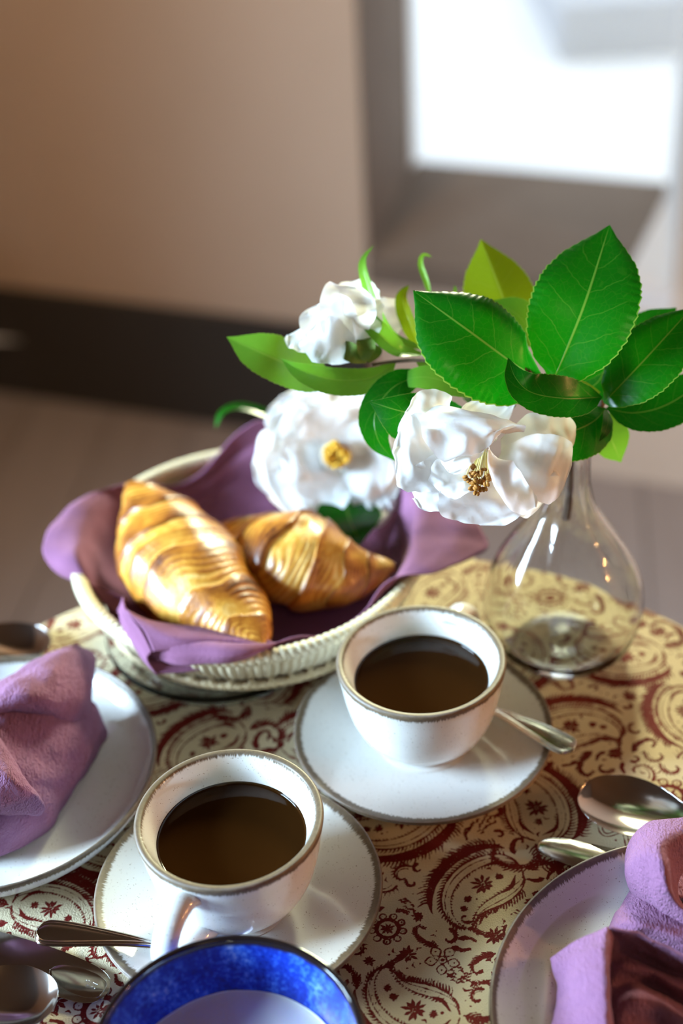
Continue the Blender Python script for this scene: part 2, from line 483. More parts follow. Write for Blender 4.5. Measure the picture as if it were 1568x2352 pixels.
zm = [ZS + .002, 1.05, 1.50, ZT - .04]; sm = [IL + .004, (IL + IR) / 2, IR - .004]
for i in range(1, 3): part('glazing_bar', *wbox(IL, IR, zm[i] - .012, zm[i] + .012, DEP + .01, DEP + .035), MAT['white_paint'], win, smooth=False)
part('glazing_bar', *wbox(sm[1] - .010, sm[1] + .010, 1.05, ZT - .03, DEP + .012, DEP + .033), MAT['white_paint'], win, smooth=False)
for i in range(3):
    for j in range(2):
        part('pane', [wp(sm[j], zm[i], DEP + .022), wp(sm[j + 1], zm[i], DEP + .022), wp(sm[j + 1], zm[i + 1], DEP + .022), wp(sm[j], zm[i + 1], DEP + .022)], [(0, 1, 2, 3)], MAT['pane'], win, smooth=False)
# skirting of the back wall
struct('baseboard_back', *(lambda a: (np.array(a[0]), a[1]))(wbox(S0, SL, 0.0, T - .533, -.018, 0.0)), MAT['skirting'])

# the other walls, ceiling and floor boards
XL, XR, YF = -1.562, 1.68, -1.6
yb = wp(S0, 0)[1]
WY0, WY1, WZ0, WZ1 = -0.02, 1.05, 0.90, 1.72            # window opening in the left wall
V = [(XL, YF, 0), (XL, WY0, 0), (XL, WY0, ZC), (XL, YF, ZC), (XL, WY1, 0), (XL, yb, 0), (XL, yb, ZC), (XL, WY1, ZC),
     (XL, WY0, 0), (XL, WY1, 0), (XL, WY1, WZ0), (XL, WY0, WZ0), (XL, WY0, WZ1), (XL, WY1, WZ1), (XL, WY1, ZC), (XL, WY0, ZC)]
struct('wall_left', V, [(0, 1, 2, 3), (4, 5, 6, 7), (8, 9, 10, 11), (12, 13, 14, 15)], MAT['plaster'])
w2 = thing('window_2', (XL, (WY0 + WY1) / 2, WZ0), None, None); w2['kind'] = 'structure'
part('window_frame', *join([box(XL - .05, XL + .01, WY0 - .03, WY0 + .03, WZ0, WZ1), box(XL - .05, XL + .01, WY1 - .03, WY1 + .03, WZ0, WZ1),
                            box(XL - .05, XL + .01, WY0, WY1, WZ0 - .03, WZ0 + .03), box(XL - .05, XL + .01, WY0, WY1, WZ1 - .03, WZ1 + .03)]), MAT['white_paint'], w2, smooth=False)
ym = (WY0 + WY1) / 2; zmid = (WZ0 + WZ1) / 2
part('glazing_bar', *box(XL - .04, XL, ym - .015, ym + .015, WZ0, WZ1), MAT['white_paint'], w2, smooth=False)
part('glazing_bar', *box(XL - .038, XL - .002, WY0, WY1, zmid - .012, zmid + .012), MAT['white_paint'], w2, smooth=False)
struct('wall_right', [(XR, YF, 0), (XR, 1.52, 0), (XR, 1.52, ZC), (XR, YF, ZC)], [(3, 2, 1, 0)], MAT['plaster_brown'])
struct('wall_front', [(XL, YF, 0), (XR, YF, 0), (XR, YF, ZC), (XL, YF, ZC)], [(3, 2, 1, 0)], MAT['plaster_brown'])
struct('ceiling', [(XL, YF, ZC), (XR, YF, ZC), (XR, 2.9, ZC), (XL, 2.9, ZC)], [(0, 1, 2, 3)], MAT['ceiling'])
floor = struct('floor', [(XL, YF, -.004), (XR, YF, -.004), (XR, 3.0, -.004), (XL, 3.0, -.004)], [(0, 1, 2, 3)], MAT['joint'])
bw = 0.155
bm = mesh('board', *box(-bw / 2 + .0015, bw / 2 - .0015, -2.4, 2.4, -.022, 0.0), MAT['floor_board'], None, False)
ang = math.radians(-9)
for i in range(-13, 14):
    obj('board', bm, floor, (i * bw * math.cos(ang) + .03, .55 + i * bw * math.sin(ang), 0.0), (0, 0, ang))
# outside: pale paving and a low grey garden wall
struct('terrace', [(-4, 2.75, .12), (7, 2.75 - 1.2, .12), (7, 12, .12), (-4, 12, .12)], [(0, 1, 2, 3)], MAT['paving'])['label'] = 'pale sunlit paving outside the window'
gw = thing('garden_wall', (1.35, 4.1, .12), None, None); gw['kind'] = 'structure'
part('wall_block', *box(.62, 3.4, 3.66, 4.6, .12, .26), MAT['garden_wall'], gw, smooth=False)
part('coping', *box(.70, 3.45, 3.95, 4.65, .26, .30), MAT['paving'], gw, smooth=False)

# dark red wooden stool standing at the far left against the skirting
st = thing('wooden_stool', (-.86, 2.12, 0), 'dark red-brown wooden stool by the skirting at the left picture edge', 'stool')
part('seat', *box(-1.04, -.70, 1.96, 2.26, .40, .43), MAT['dark_wood'], st, smooth=False)
for sx in (-1.02, -.75):
    for sy in (1.98, 2.21): part('leg', *box(sx, sx + .033, sy, sy + .033, 0, .40), MAT['dark_wood'], st, smooth=False)
for sy in (1.985, 2.215): part('stretcher', *box(-.99, -.75, sy, sy + .02, .14, .17), MAT['dark_wood'], st, smooth=False)

# ================================================================== the table and its printed cloth
TC = np.array([-0.020, 0.5325]); TR = 0.322
table = thing('round_table', (TC[0], TC[1], 0), 'small round pedestal table under the printed cloth', 'table')
Vt, Ft, _ = lathe([(0, -.022), (TR - .006, -.022), (TR - .004, -.020), (TR - .004, -.004), (TR - .006, -.0015), (0, -.0015)], 96)
part('table_top', Vt + (TC[0], TC[1], T), Ft, MAT['dark_wood'], table)
Vt, Ft, _ = lathe([(.05, -.02), (.03, -.06), (.026, -.35), (.032, -.60), (.045, -.68)], 32, 24)
part('pedestal', Vt + (TC[0], TC[1], T), Ft, MAT['dark_wood'], table)
for k in range(3):
    a = k * 2 * PI / 3 + .4; p = catmull([(.03, .13), (.13, .09), (.24, .03), (.29, .012)], 16)
    Vt, Ft = tube(np.c_[TC[0] + p[:, 0] * math.cos(a), TC[1] + p[:, 0] * math.sin(a), p[:, 1]], np.linspace(.022, .012, 16), 10)
    part('foot', Vt, Ft, MAT['dark_wood'], table)


class Ink:
    """signed distance (mm) to the printed lines, rasterised over the table top"""
    def __init__(s, half=0.335, px=0.0004):
        s.h, s.px = half, px; s.n = int(2 * half / px) + 1
        s.a = np.full((s.n, s.n), 3.0, np.float32)

    def caps(s, P, r):                     # chain of round strokes; P (n,2) metres, r radius in mm
        P = np.asarray(P, float); r = np.broadcast_to(np.asarray(r, float), (len(P),))
        for i in range(len(P) - 1): s.seg(P[i], P[i + 1], r[i], r[i + 1])

    def seg(s, a, b, ra, rb):
        m = (max(ra, rb) + 1.6) / 1000
        lo = np.floor((np.minimum(a, b) - m + s.h) / s.px).astype(int); hi = np.ceil((np.maximum(a, b) + m + s.h) / s.px).astype(int) + 1
        lo = np.maximum(lo, 0); hi = np.minimum(hi, s.n)
        if (hi <= lo).any(): return
        X = (np.arange(lo[0], hi[0]) * s.px - s.h)[:, None]; Y = (np.arange(lo[1], hi[1]) * s.px - s.h)[None, :]
        d = b - a; L = d @ d + 1e-12
        t = np.clip(((X - a[0]) * d[0] + (Y - a[1]) * d[1]) / L, 0, 1)
        D = np.hypot(X - a[0] - t * d[0], Y - a[1] - t * d[1]) * 1000 - (ra + (rb - ra) * t)
        v = s.a[lo[0]:hi[0], lo[1]:hi[1]]; np.minimum(v, D, out=v)

    def dot(s, p, r): s.seg(np.asarray(p, float), np.asarray(p, float) + 1e-5, r, r)

    def sample(s, x, y):
        fx = np.clip((x + s.h) / s.px, 0, s.n - 1.01); fy = np.clip((y + s.h) / s.px, 0, s.n - 1.01)
        i, j = fx.astype(int), fy.astype(int); u, v = fx - i, fy - j; A = s.a
        return A[i, j] * (1 - u) * (1 - v) + A[i + 1, j] * u * (1 - v) + A[i, j + 1] * (1 - u) * v + A[i + 1, j + 1] * u * v


def print_cloth():
    I = Ink(); r = random.Random(11)

    def xf(P, c, s, a, fl=1):
        P = np.asarray(P, float) * (1, fl); ca, sa = math.cos(a), math.sin(a)
        return np.c_[P[:, 0] * ca - P[:, 1] * sa, P[:, 0] * sa + P[:, 1] * ca] * s + c

    def ticks(P, L, step, r0=.42, side=(1,), lean=.5, ends=True):
        P = np.asarray(P); seg = np.hypot(*np.diff(P, axis=0).T); cum = np.r_[0, np.cumsum(seg)]
        for q in np.arange(step * .5, cum[-1], step):
            i = min(np.searchsorted(cum, q) - 1, len(P) - 2); i = max(i, 0)
            f = (q - cum[i]) / (seg[i] + 1e-9); p = P[i] * (1 - f) + P[i + 1] * f
            t = (P[i + 1] - P[i]) / (seg[i] + 1e-9); nn = np.array([-t[1], t[0]])
            fade = (1 - .6 * q / cum[-1]) if ends else 1
            for sd in side:
                v = nn * sd + t * lean; v /= np.hypot(*v); l = L * fade * r.uniform(.8, 1.2)
                mid = p + v * l * .55; tip = p + v * l + t * l * .25
                I.caps([p, mid, tip], [r0 * 1.5, r0 * 1.15, r0 * .55])

    def blossom(c, s, a, n=6, full=True):
        if full: n += 4
        for k in range(n):
            b = a + 2 * PI * (k + r.uniform(-.15, .15)) / n; d = np.array([math.cos(b), math.sin(b)]); l = r.uniform(.75, 1.15)
            if full: I.caps([c + d * s * .30, c + d * s * .66 * l, c + d * s * l], [s * 50 + .2, s * 120 + .25, .25])
            else:
                w = np.array([-d[1], d[0]]); q = np.linspace(0, 1, 9)
                L = np.array([c + d * s * (.3 + .75 * x) + w * s * .30 * math.sin(PI * x) for x in q]); R = np.array([c + d * s * (.3 + .75 * x) - w * s * .30 * math.sin(PI * x) for x in q])
                I.caps(L, .42); I.caps(R, .42); I.dot(c + d * s * .7, .6)
        q = np.linspace(0, 2 * PI, 15); I.caps(np.c_[c[0] + np.cos(q) * s * .25, c[1] + np.sin(q) * s * .25], .4)
        I.dot(c, .7 if s < .006 else s * 120)

    def comb(c, R_, a, e):                  # curled leaf edged with comb teeth
        sgn = e; th = np.linspace(0, 3.9, 34); rr = R_ * (1.0 - .19 * th) * .95
        P = np.c_[c[0] + np.cos(a + sgn * th) * rr, c[1] + np.sin(a + sgn * th) * rr]
        I.caps(P, np.linspace(.75, .35, 34)); ticks(P[:-4], R_ * .42, R_ * .17 + .0004, .36, (-sgn,), .35)
        Q = np.c_[c[0] + np.cos(a + sgn * th[:22]) * rr[:22] * .72, c[1] + np.sin(a + sgn * th[:22]) * rr[:22] * .72]
        I.caps(Q, .34)
        I.caps(np.c_[c[0] + np.cos(a + sgn * th[24:]) * rr[24:] * .9, c[1] + np.sin(a + sgn * th[24:]) * rr[24:] * .9], .7)

    def zigzag(c, R_, a):                   # scattered little chevrons, as in the ground of the print
        d = np.array([math.cos(a), math.sin(a)]); e = np.array([-d[1], d[0]])
        for i in range(-2, 3):
            for j in range(-2, 3):
                if i * i + j * j > 5 or r.random() < .2: continue
                p = c + d * i * R_ * .42 + e * j * R_ * .38 + np.array([r.uniform(-1, 1), r.uniform(-1, 1)]) * R_ * .08; l = R_ * .19; f = r.choice((-1, 1))
                I.caps([p - d * l, p + e * l * .9 * f, p + d * l, p + d * l * 1.5 + e * l * .6 * f], [.38, .58, .5, .32])

    def rosette(c, s, a):
        q = np.linspace(0, 2 * PI, 40)
        I.caps(np.c_[c[0] + np.cos(q) * s * .62, c[1] + np.sin(q) * s * .62], s * 110)
        for k in range(9):
            b = a + 2 * PI * k / 9; p = c + np.array([math.cos(b), math.sin(b)]) * s * .88; qq = np.linspace(0, 2 * PI, 10)
            I.caps(np.c_[p[0] + np.cos(qq) * s * .2, p[1] + np.sin(qq) * s * .2], .5); I.dot(p, .5)
        blossom(c, s * .42, a, 5)

    def fern(P, L=.0055, step=.0026):
        P = catmull(P, 26); I.caps(P, np.linspace(.55, .35, 26)); ticks(P, L, step, .45, (1, -1), .8)

    def vine(P):
        P = catmull(P, 40); I.caps(P, .45); t = np.gradient(P, axis=0); nn = np.c_[-t[:, 1], t[:, 0]]; nn /= np.hypot(*nn.T)[:, None]
        I.caps(P + nn * .0022, .42)

    def paisley(c, s, a, fl):
        n = 64; t = np.linspace(0, 1, n)
        hd = .2 + 2.9 * t ** 2.0; dx = np.cumsum(np.cos(hd)) / n; dy = np.cumsum(np.sin(hd)) / n
        sp = np.c_[dx, dy] * 1.6 - (.55, .35)
        w = .42 * np.sqrt(np.clip(1 - (2 * np.clip(t / .80, 0, 1) - 1) ** 2, 0, 1)) ** .9 * (1 - t) ** .35 + .03 * (1 - t)
        tg = np.gradient(sp, axis=0); nn = np.c_[-tg[:, 1], tg[:, 0]]; nn /= np.hypot(*nn.T)[:, None]
        for k, r_ in ((1.0, .5), (.84, .36), (.60, .34)):
            A = xf(sp + nn * (w * k)[:, None], c, s, a, fl); B = xf(sp - nn * (w * k)[:, None], c, s, a, fl)
            I.caps(A, r_); I.caps(B, r_)
            if k == 1.0:
                ticks(A[4:], s * .11, s * .040, .42, (1 * fl,), .5); ticks(B[4:-8], s * .10, s * .045, .42, (-1 * fl,), .5)
            elif k < .8:
                ticks(A[6:-12], s * .05, s * .045, .34, (-1 * fl,), .3); ticks(B[6:-12], s * .05, s * .045, .34, (1 * fl,), .3)
        th = np.sin(np.linspace(0, PI, 40)) ** .8 * s * 62
        Cc = xf(sp[3:43] - nn[3:43] * (w[3:43] + .14)[:, None], c, s, a, fl); I.caps(Cc, th + .3); ticks(Cc[3:-3], s * .13, s * .040, .5, (-1 * fl,), .15, False)
        # teeth row and dots between the outlines
        for j in range(8, 46, 3):
            for sg in (1, -1): I.dot(xf([sp[j] + sg * nn[j] * w[j] * .72], c, s, a, fl)[0], .42)
        ctr = xf([(sp[24] + sp[18]) / 2], c, s, a, fl)[0]; blossom(ctr, s * .15, a + .3, 6)
        for j in (12, 33, 39): blossom(xf([sp[j]], c, s, a, fl)[0], s * .06, a, 5)
        for sg in (1, -1): I.caps(xf(catmull([sp[4] + sg * nn[4] * .05, sp[9] + sg * nn[9] * .20, sp[16] + sg * nn[16] * .23], 10), c, s, a, fl), [.3, .6, .9, 1.1, 1.2, 1.1, .9, .7, .5, .3])
        tip = xf(sp[-1:], c, s, a, fl)[0]; blossom(tip, s * .13, a, 6)
        # scroll with ferns leaving the bulb end
        q0 = xf([sp[0] - (.05, 0), sp[0] - (.30, .10), sp[0] - (.48, -.12), sp[0] - (.42, -.40), sp[0] - (.22, -.42)], c, s, a, fl)
        fern(q0, s * .11, s * .045)

    taken = []

    def free(p, rad):
        return all(math.hypot(p[0] - q[0], p[1] - q[1]) > rad + rr for q, rr in taken)

    for iy in range(-5, 6):
        for ix in range(-4, 5):
            p = np.array([ix * .078 + (.039 if iy % 2 else 0) + r.uniform(-.006, .006), iy * .063 + r.uniform(-.005, .005)])
            if np.hypot(*p) > .36: continue
            if (ix + iy) % 3: paisley(p, r.uniform(.042, .050), r.uniform(-.7, .7) + (PI if (ix + iy) % 2 else 0) + .5, 1 if ix % 2 else -1); taken.append((p, .021))
            else: rosette(p, r.uniform(.011, .014), r.uniform(0, 6)); taken.append((p, .016))

    def clear(p, rad):                      # nothing printed yet in a disc round p
        i, j = int((p[0] + I.h) / I.px), int((p[1] + I.h) / I.px); k = int(rad * .72 / I.px)
        if i < k or j < k or i + k >= I.n or j + k >= I.n: return False
        return I.a[i - k:i + k, j - k:j + k].min() > .35

    for R_, tries in ((.0095, 5000), (.0075, 9000), (.0056, 14000), (.0040, 14000), (.0026, 14000)):
        for _ in range(tries):
            p = np.array([r.uniform(-.325, .325), r.uniform(-.325, .325)])
            if np.hypot(*p) > .33 or not clear(p, R_): continue
            kind = r.random(); a = r.uniform(0, 6.28); d = np.array([math.cos(a), math.sin(a)]); e = np.array([-d[1], d[0]]) * r.choice((-1, 1)); L = R_ * 1.15
            if R_ < .003: I.dot(p, r.uniform(.5, .9)) if kind < .6 else I.caps([p - d * L * .6, p + e * L * .4, p + d * L * .6], [.35, .6, .35])
            elif R_ < .0045: (blossom(p, R_ * .9, a, 5) if kind < .18 else comb(p, R_, a, r.choice((-1, 1))) if kind < .55 else fern([p - d * L, p + e * L * .3, p + d * L], R_ * .5, .0011))
            elif kind < .10: blossom(p, R_ * .95, a, r.choice((5, 6, 7)), r.random() < .6)
            elif kind < .14 and R_ > .008: rosette(p, R_, a)
            elif kind < .50: comb(p, R_ * 1.1, a, r.choice((-1, 1)))
            elif kind < .64: zigzag(p, R_, a)
            elif kind < .90: fern([p - d * L, p - d * L * .2 + e * L * .35, p + d * L * .7 + e * L * .2, p + d * L * .9 - e * L * .35, p + d * L * .45 - e * L * .5], R_ * .42, R_ * .16 + .0005)
            else:
                vine([p - d * L - e * L * .4, p - d * L * .3 + e * L * .4, p + d * L * .4 - e * L * .3, p + d * L + e * L * .3])
    return I


INK = print_cloth()
# fine grid bent onto the disc (finest where the camera looks), then the hanging hem
qx = np.linspace(-1, 1, 820); qy = np.r_[np.linspace(-1, -.5, 60)[:-1], np.linspace(-.5, 1, 760)]
n, n2_ = len(qx), len(qy); A, B_ = np.meshgrid(qx, qy, indexing='ij')
X = A * np.sqrt(1 - B_ ** 2 / 2); Y = B_ * np.sqrt(1 - A ** 2 / 2)
X, Y = X * TR, Y * TR
rad = np.hypot(X, Y)
Z = 0.0009 * np.sin(X * 60 + 1.3 * np.sin(Y * 40)) * np.sin(Y * 35 + 1) * .35 - np.clip(rad - (TR - .004), 0, 1) ** 2 * 90
V = np.stack([X, Y, Z - .0005], -1).reshape(-1, 3); ink = INK.sample(X, Y).ravel()
F = quads(n, n2_)
idx = np.arange(n * n2_).reshape(n, n2_)
ring = np.r_[idx[:-1, 0], idx[-1, :-1], idx[:0:-1, -1], idx[0, :0:-1]]
m_ = len(ring); rx, ry = V[ring, 0], V[ring, 1]; rz = V[ring, 2]; th = np.arctan2(ry, rx)
Vs_, Fs_, inks, prev = [V], [F], [ink], ring
for j, (dr, dz) in enumerate([(.0018, -.002), (.0030, -.006), (.004, -.02), (.006, -.05), (.009, -.09), (.012, -.13)]):
    k_ = 1 + (dr + .010 * max(0, -dz - .01) / .12 * 2.2 * np.sin(th * 11 + np.sin(th * 3))) / TR
    Vr = np.stack([rx * k_, ry * k_, rz + dz], -1); base = sum(len(v) for v in Vs_)
    cur = base + np.arange(m_)
    Fs_.append(np.stack([prev, np.roll(prev, -1), np.roll(cur, -1), cur], -1)); Vs_.append(Vr); inks.append(np.full(m_, 1.5)); prev = cur
cloth = obj('tablecloth', mesh('tablecloth', np.concatenate(Vs_), np.concatenate(Fs_), MAT['printed_cloth'], {'ink': np.concatenate(inks)}), None, (TC[0], TC[1], T))
tag(cloth, 'cream cotton tablecloth block-printed with dark red paisleys and flowers', 'tablecloth')

# ================================================================== crockery
def rim_attr(P, n, lip):                   # distance in mm along the profile from the lip point
    d = np.r_[0, np.cumsum(np.hypot(*np.diff(P, axis=0).T))] * 1000
    i = np.argmin(np.hypot(P[:, 0] - lip[0], P[:, 1] - lip[1]))
    return np.repeat(np.abs(d - d[i]), n)


def lathe_obj(name, prof, lip, mat, parent, n=128, res=160, V0=(0, 0, 0)):
    V, F, P = lathe(prof, n, res)
    return obj(name, mesh(name, V, F, MAT[mat], {'rim': rim_attr(P, n, lip) if lip else np.full(len(V), 99.), 'ang': np.tile(np.linspace(0, 2 * PI * lip[0] * 1000, n), len(P))}), parent, V0)


CUP = [(0, .0035), (.018, .0035), (.0200, .0028), (.0212, .0003), (.0240, .0003), (.0253, .0030), (.0300, .0068), (.0372, .0150), (.0425, .0265), (.0457, .0395),
       (.0477, .0520), (.0491, .0605), (.0493, .0628), (.0484, .0640), (.0466, .0640), (.0452, .0632), (.0441, .0605), (.0410, .0525), (.0391, .0475),
       (.0350, .0350), (.0290, .0220), (.0200, .0130), (0, .0095)]
SAUCER = [(0, .0085), (.026, .0085), (.029, .0080), (.045, .0098), (.060, .0135), (.071, .0172), (.0755, .0190), (.0772, .0192), (.0776, .0182), (.0765, .0165),
          (.062, .0112), (.048, .0062), (.0420, .0020), (.0405, .0002), (.0370, .0002), (.0355, .0030), (.020, .0040), (0, .0040)]


def teacup(name, xy, hdir, label):
    c = thing(name, (xy[0], xy[1], T + .0087), label, 'cup', 'two teacups of tea on the table')
    lathe_obj('cup_body', CUP, (.0484, .0640), 'stoneware', c)
    # tea: a shallow lens-edged disc filling the bowl
    V, F, P = lathe([(0, .0468), (.030, .0468), (.0375, .0469), (.0389, .0474), (.0391, .0476), (.0350, .0352), (.0290, .0222), (.0200, .0132), (0, .0097)], 96, 90)
    obj('tea', mesh('tea', V, F, MAT['tea']), c)
    d = np.array([math.cos(hdir), math.sin(hdir), 0]); z = np.array([0, 0, 1.])
    path = catmull([d * .0440 + z * .0520, d * .0530 + z * .0545, d * .0640 + z * .0515, d * .0725 + z * .0410, d * .0722 + z * .0300, d * .0630 + z * .0225, d * .0500 + z * .0205, d * .0350 + z * .0190], 44)
    t = np.linspace(0, 1, 44)
    V, F = tube(path, .0048 + .0022 * (np.exp(-t * 14) + np.exp(-(1 - t) * 12)), 16)
    side = np.cross(z, d)                    # oval section: wider sideways than thick
    V = V + np.outer((V @ side) * .45, side)
    obj('handle', mesh('handle', V, F, MAT['stoneware'], {'rim': np.full(len(V), 99.)}), c)
    return c


def saucer(xy, label):
    s = lathe_obj('saucer', SAUCER, (.0772, .0192), 'stoneware', None)
    s.location = (xy[0], xy[1], T)
    return tag(s, label, 'saucer', 'saucers under the teacups')


CF_, CB_ = (-0.0684, 0.5346), (0.0405, 0.6474)
saucer(CF_, 'brown-rimmed saucer under the cup nearest the blue bowl'); saucer(CB_, 'brown-rimmed saucer under the cup beside the glass vase')
teacup('teacup', CF_, math.atan2(-.052, -.026), 'off-white teacup of dark tea behind the blue bowl, handle toward the viewer')
teacup('teacup', CB_, math.atan2(.055, .030), 'off-white teacup of dark tea beside the glass vase, handle turned away')


def plate(xy, R, label):
    pr = [(0, .0092), (.60 * R, .0092), (.78 * R, .0100), (.88 * R, .0130), (.945 * R, .0190), (.978 * R, .0240), (.990 * R, .0250), (R, .0240), (.995 * R, .0210), (.965 * R, .0140),
          (.90 * R, .0080), (.80 * R, .0035), (.68 * R, .0004), (.64 * R, .0004), (.62 * R, .0040), (.3 * R, .0045), (0, .0045)]
    o = lathe_obj('plate', pr, (.990 * R, .0250), 'stoneware', None, 160, 200); o.location = (xy[0], xy[1], T)
    return tag(o, label, 'plate', 'side plates with folded napkins')


plate((-.2150, .6328), .0970, 'speckled off-white plate cut by the left picture edge, under a mauve napkin')
plate((.1652, .4329), .1095, 'speckled off-white plate in the lower right corner, under a mauve napkin')

bowl = thing('blue_bowl', (-.0668, .4046, T), 'cobalt blue glazed bowl of white yogurt at the bottom edge', 'bowl')
BOWL = [(0, .003), (.026, .003), (.0275, .0002), (.0315, .0002), (.034, .004), (.045, .0135), (.0550, .031), (.0608, .049), (.0628, .0570), (.0634, .0595), (.0626, .0616), (.0608, .0618),
        (.0594, .0600), (.0576, .050), (.0540, .036), (.046, .020), (.034, .0105), (.018, .0075), (0, .0070)]
lathe_obj('bowl_body', BOWL, (.0612, .0607), 'blue_glaze', bowl)
V, F, P = lathe([(0, .0322), (.030, .0320), (.047, .0319), (.0514, .0323), (.0518, .0319), (.046, .0202), (.034, .0107), (0, .0072)], 96, 80)
obj('yogurt', mesh('yogurt', V + np.c_[np.zeros((len(V), 2)), np.where(P[:, 1].repeat(96) > .031, wob(V, .0006, 90, 3)[:, 2], 0)], F, MAT['yogurt']), bowl)['label'] = 'white yogurt'


# ------------------------------------------------------------------ cutlery
def cutlery_part(name, parent, stations, mat='steel', nu=45, ridge=0.0, bowl=0.0, thick=.0016):
    """flat metal piece along +x: stations (x, half width, z of the middle, dish depth)"""
    S = catmull(np.array(stations, float), 90)
    S[:, 1] = np.maximum(S[:, 1], .00035)
    u = np.sin(np.linspace(-PI / 2, PI / 2, nu))
    X = S[:, 0][:, None] * np.ones(nu); Y = S[:, 1][:, None] * u
    prof = -(1 - u ** 2)[None, :] * S[:, 3][:, None]
    if ridge:
        edge = np.minimum(1 - np.abs(u)[None, :] * np.ones_like(X), ((S[-1, 0] - X) / S[:, 1].max() if S[-1, 1] < .001 else 9)) * S[:, 1][:, None]
        w = S[:, 1][:, None]
        prof = prof + ridge * (np.exp(-((edge - .0010) / .0004) ** 2) + .8 * np.exp(-((edge - .0024) / .0004) ** 2)) * np.clip(w / .004, 0, 1)
        prof = prof + .0009 * (1 - u ** 2)[None, :]
    Z = S[:, 2][:, None] + prof
    top = np.stack([X, Y, Z], -1); Zb = S[:, 2][:, None] + (-(1 - u ** 2)[None, :] * S[:, 3][:, None]) - thick * (1 - np.abs(u) ** 6 * .85)[None, :]
    bot = np.stack([X, Y, Zb], -1)
    m = len(S); V = np.concatenate([top.reshape(-1, 3), bot.reshape(-1, 3)]); q = quads(m, nu); o = m * nu
    F = q.tolist() + (q[:, ::-1] + o).tolist()
    for i in range(m - 1):
        F.append([i * nu, o + i * nu, o + (i + 1) * nu, (i + 1) * nu][::-1]); j = nu - 1
        F.append([i * nu + j, (i + 1) * nu + j, o + (i + 1) * nu + j, o + i * nu + j][::-1])
    for i in (0, m - 1):
        for k in range(nu - 1):
            f = [i * nu + k, i * nu + k + 1, o + i * nu + k + 1, o + i * nu + k]; F.append(f if i else f[::-1])
    return obj(name, mesh(name, V, F, MAT[mat]), parent)


def place(o, p_from, p_to):                # put local x=0 at p_from and aim +x at p_to
    d = np.array(p_to) - np.array(p_from); L = np.linalg.norm(d)
    o.location = p_from; o.rotation_euler = (0, -math.asin(d[2] / L), math.atan2(d[1], d[0]))


def teaspoon(label, p_end, p_to, k=1.0):   # local x=0 is the end of the handle
    s = thing('teaspoon', (0, 0, 0), label, 'spoon', 'teaspoons on the saucers')
    cutlery_part('spoon_handle', s, [(0, 0, 0, 0), (.0010 * k, .0040 * k, 0, 0), (.004 * k, .0076 * k, 0.0002, 0), (.010 * k, .0084 * k, .0004, 0), (.024 * k, .0072 * k, .0008, 0), (.045 * k, .0044 * k, .0006, 0), (.066 * k, .0021 * k, -.001, 0), (.078 * k, .0021 * k, -.003, 0)], ridge=.00055, thick=.0018)
    cutlery_part('spoon_bowl', s, [(.077 * k, .0021 * k, -.003, 0), (.083 * k, .0060 * k, -.0035, .001), (.094 * k, .0120 * k, -.003, .0035), (.106 * k, .0125 * k, -.003, .0045), (.116 * k, .0085 * k, -.003, .003), (.120 * k, .0035 * k, -.003, .001), (.1212 * k, 0, -.003, 0)], thick=.0010)
    place(s, p_end, p_to)
    return s


teaspoon('steel teaspoon with a ribbed handle crossing the left edge of the front saucer', on(82, 2140, .0230), on(335, 2165, .0212))
teaspoon('steel teaspoon on the back saucer, handle pointing to the right', on(1318, 1722, .0245), on(1146, 1636, .0226))


def tablespoon(label, p_tip, p_to, k=1.0):  # local x=0 is the tip of the bowl
    s = thing('tablespoon', (0, 0, 0), label, 'spoon')
    cutlery_part('spoon_bowl', s, [(0, 0, 0, 0), (.0015 * k, .0075 * k, 0, .0012), (.008 * k, .0150 * k, 0, .0046), (.020 * k, .0198 * k, .0003, .0072), (.034 * k, .0192 * k, .0008, .0070), (.048 * k, .0135 * k, .0015, .0045), (.060 * k, .0060 * k, .003, .0012), (.066 * k, .0036 * k, .005, 0)], nu=33, thick=.0012)
    cutlery_part('spoon_handle', s, [(.065 * k, .0036 * k, .0047, 0), (.080 * k, .0032 * k, .007, 0), (.11 * k, .0042 * k, .006, 0), (.15 * k, .0072 * k, .001, 0), (.165 * k, .0080 * k, -.0005, 0), (.172 * k, .0055 * k, -.001, 0), (.1745 * k, 0, -.001, 0)], ridge=.0005, thick=.002)
    place(s, p_tip, p_to)
    return s


tablespoon('shiny steel tablespoon lying behind the lower right plate', on(1333, 1812, .0095), on(1600, 1905, .0095), 1.12)
tablespoon('shiny steel tablespoon with its bowl in the bottom left corner', on(131, 2297, .0100), on(-150, 2285, .0100), 1.0)


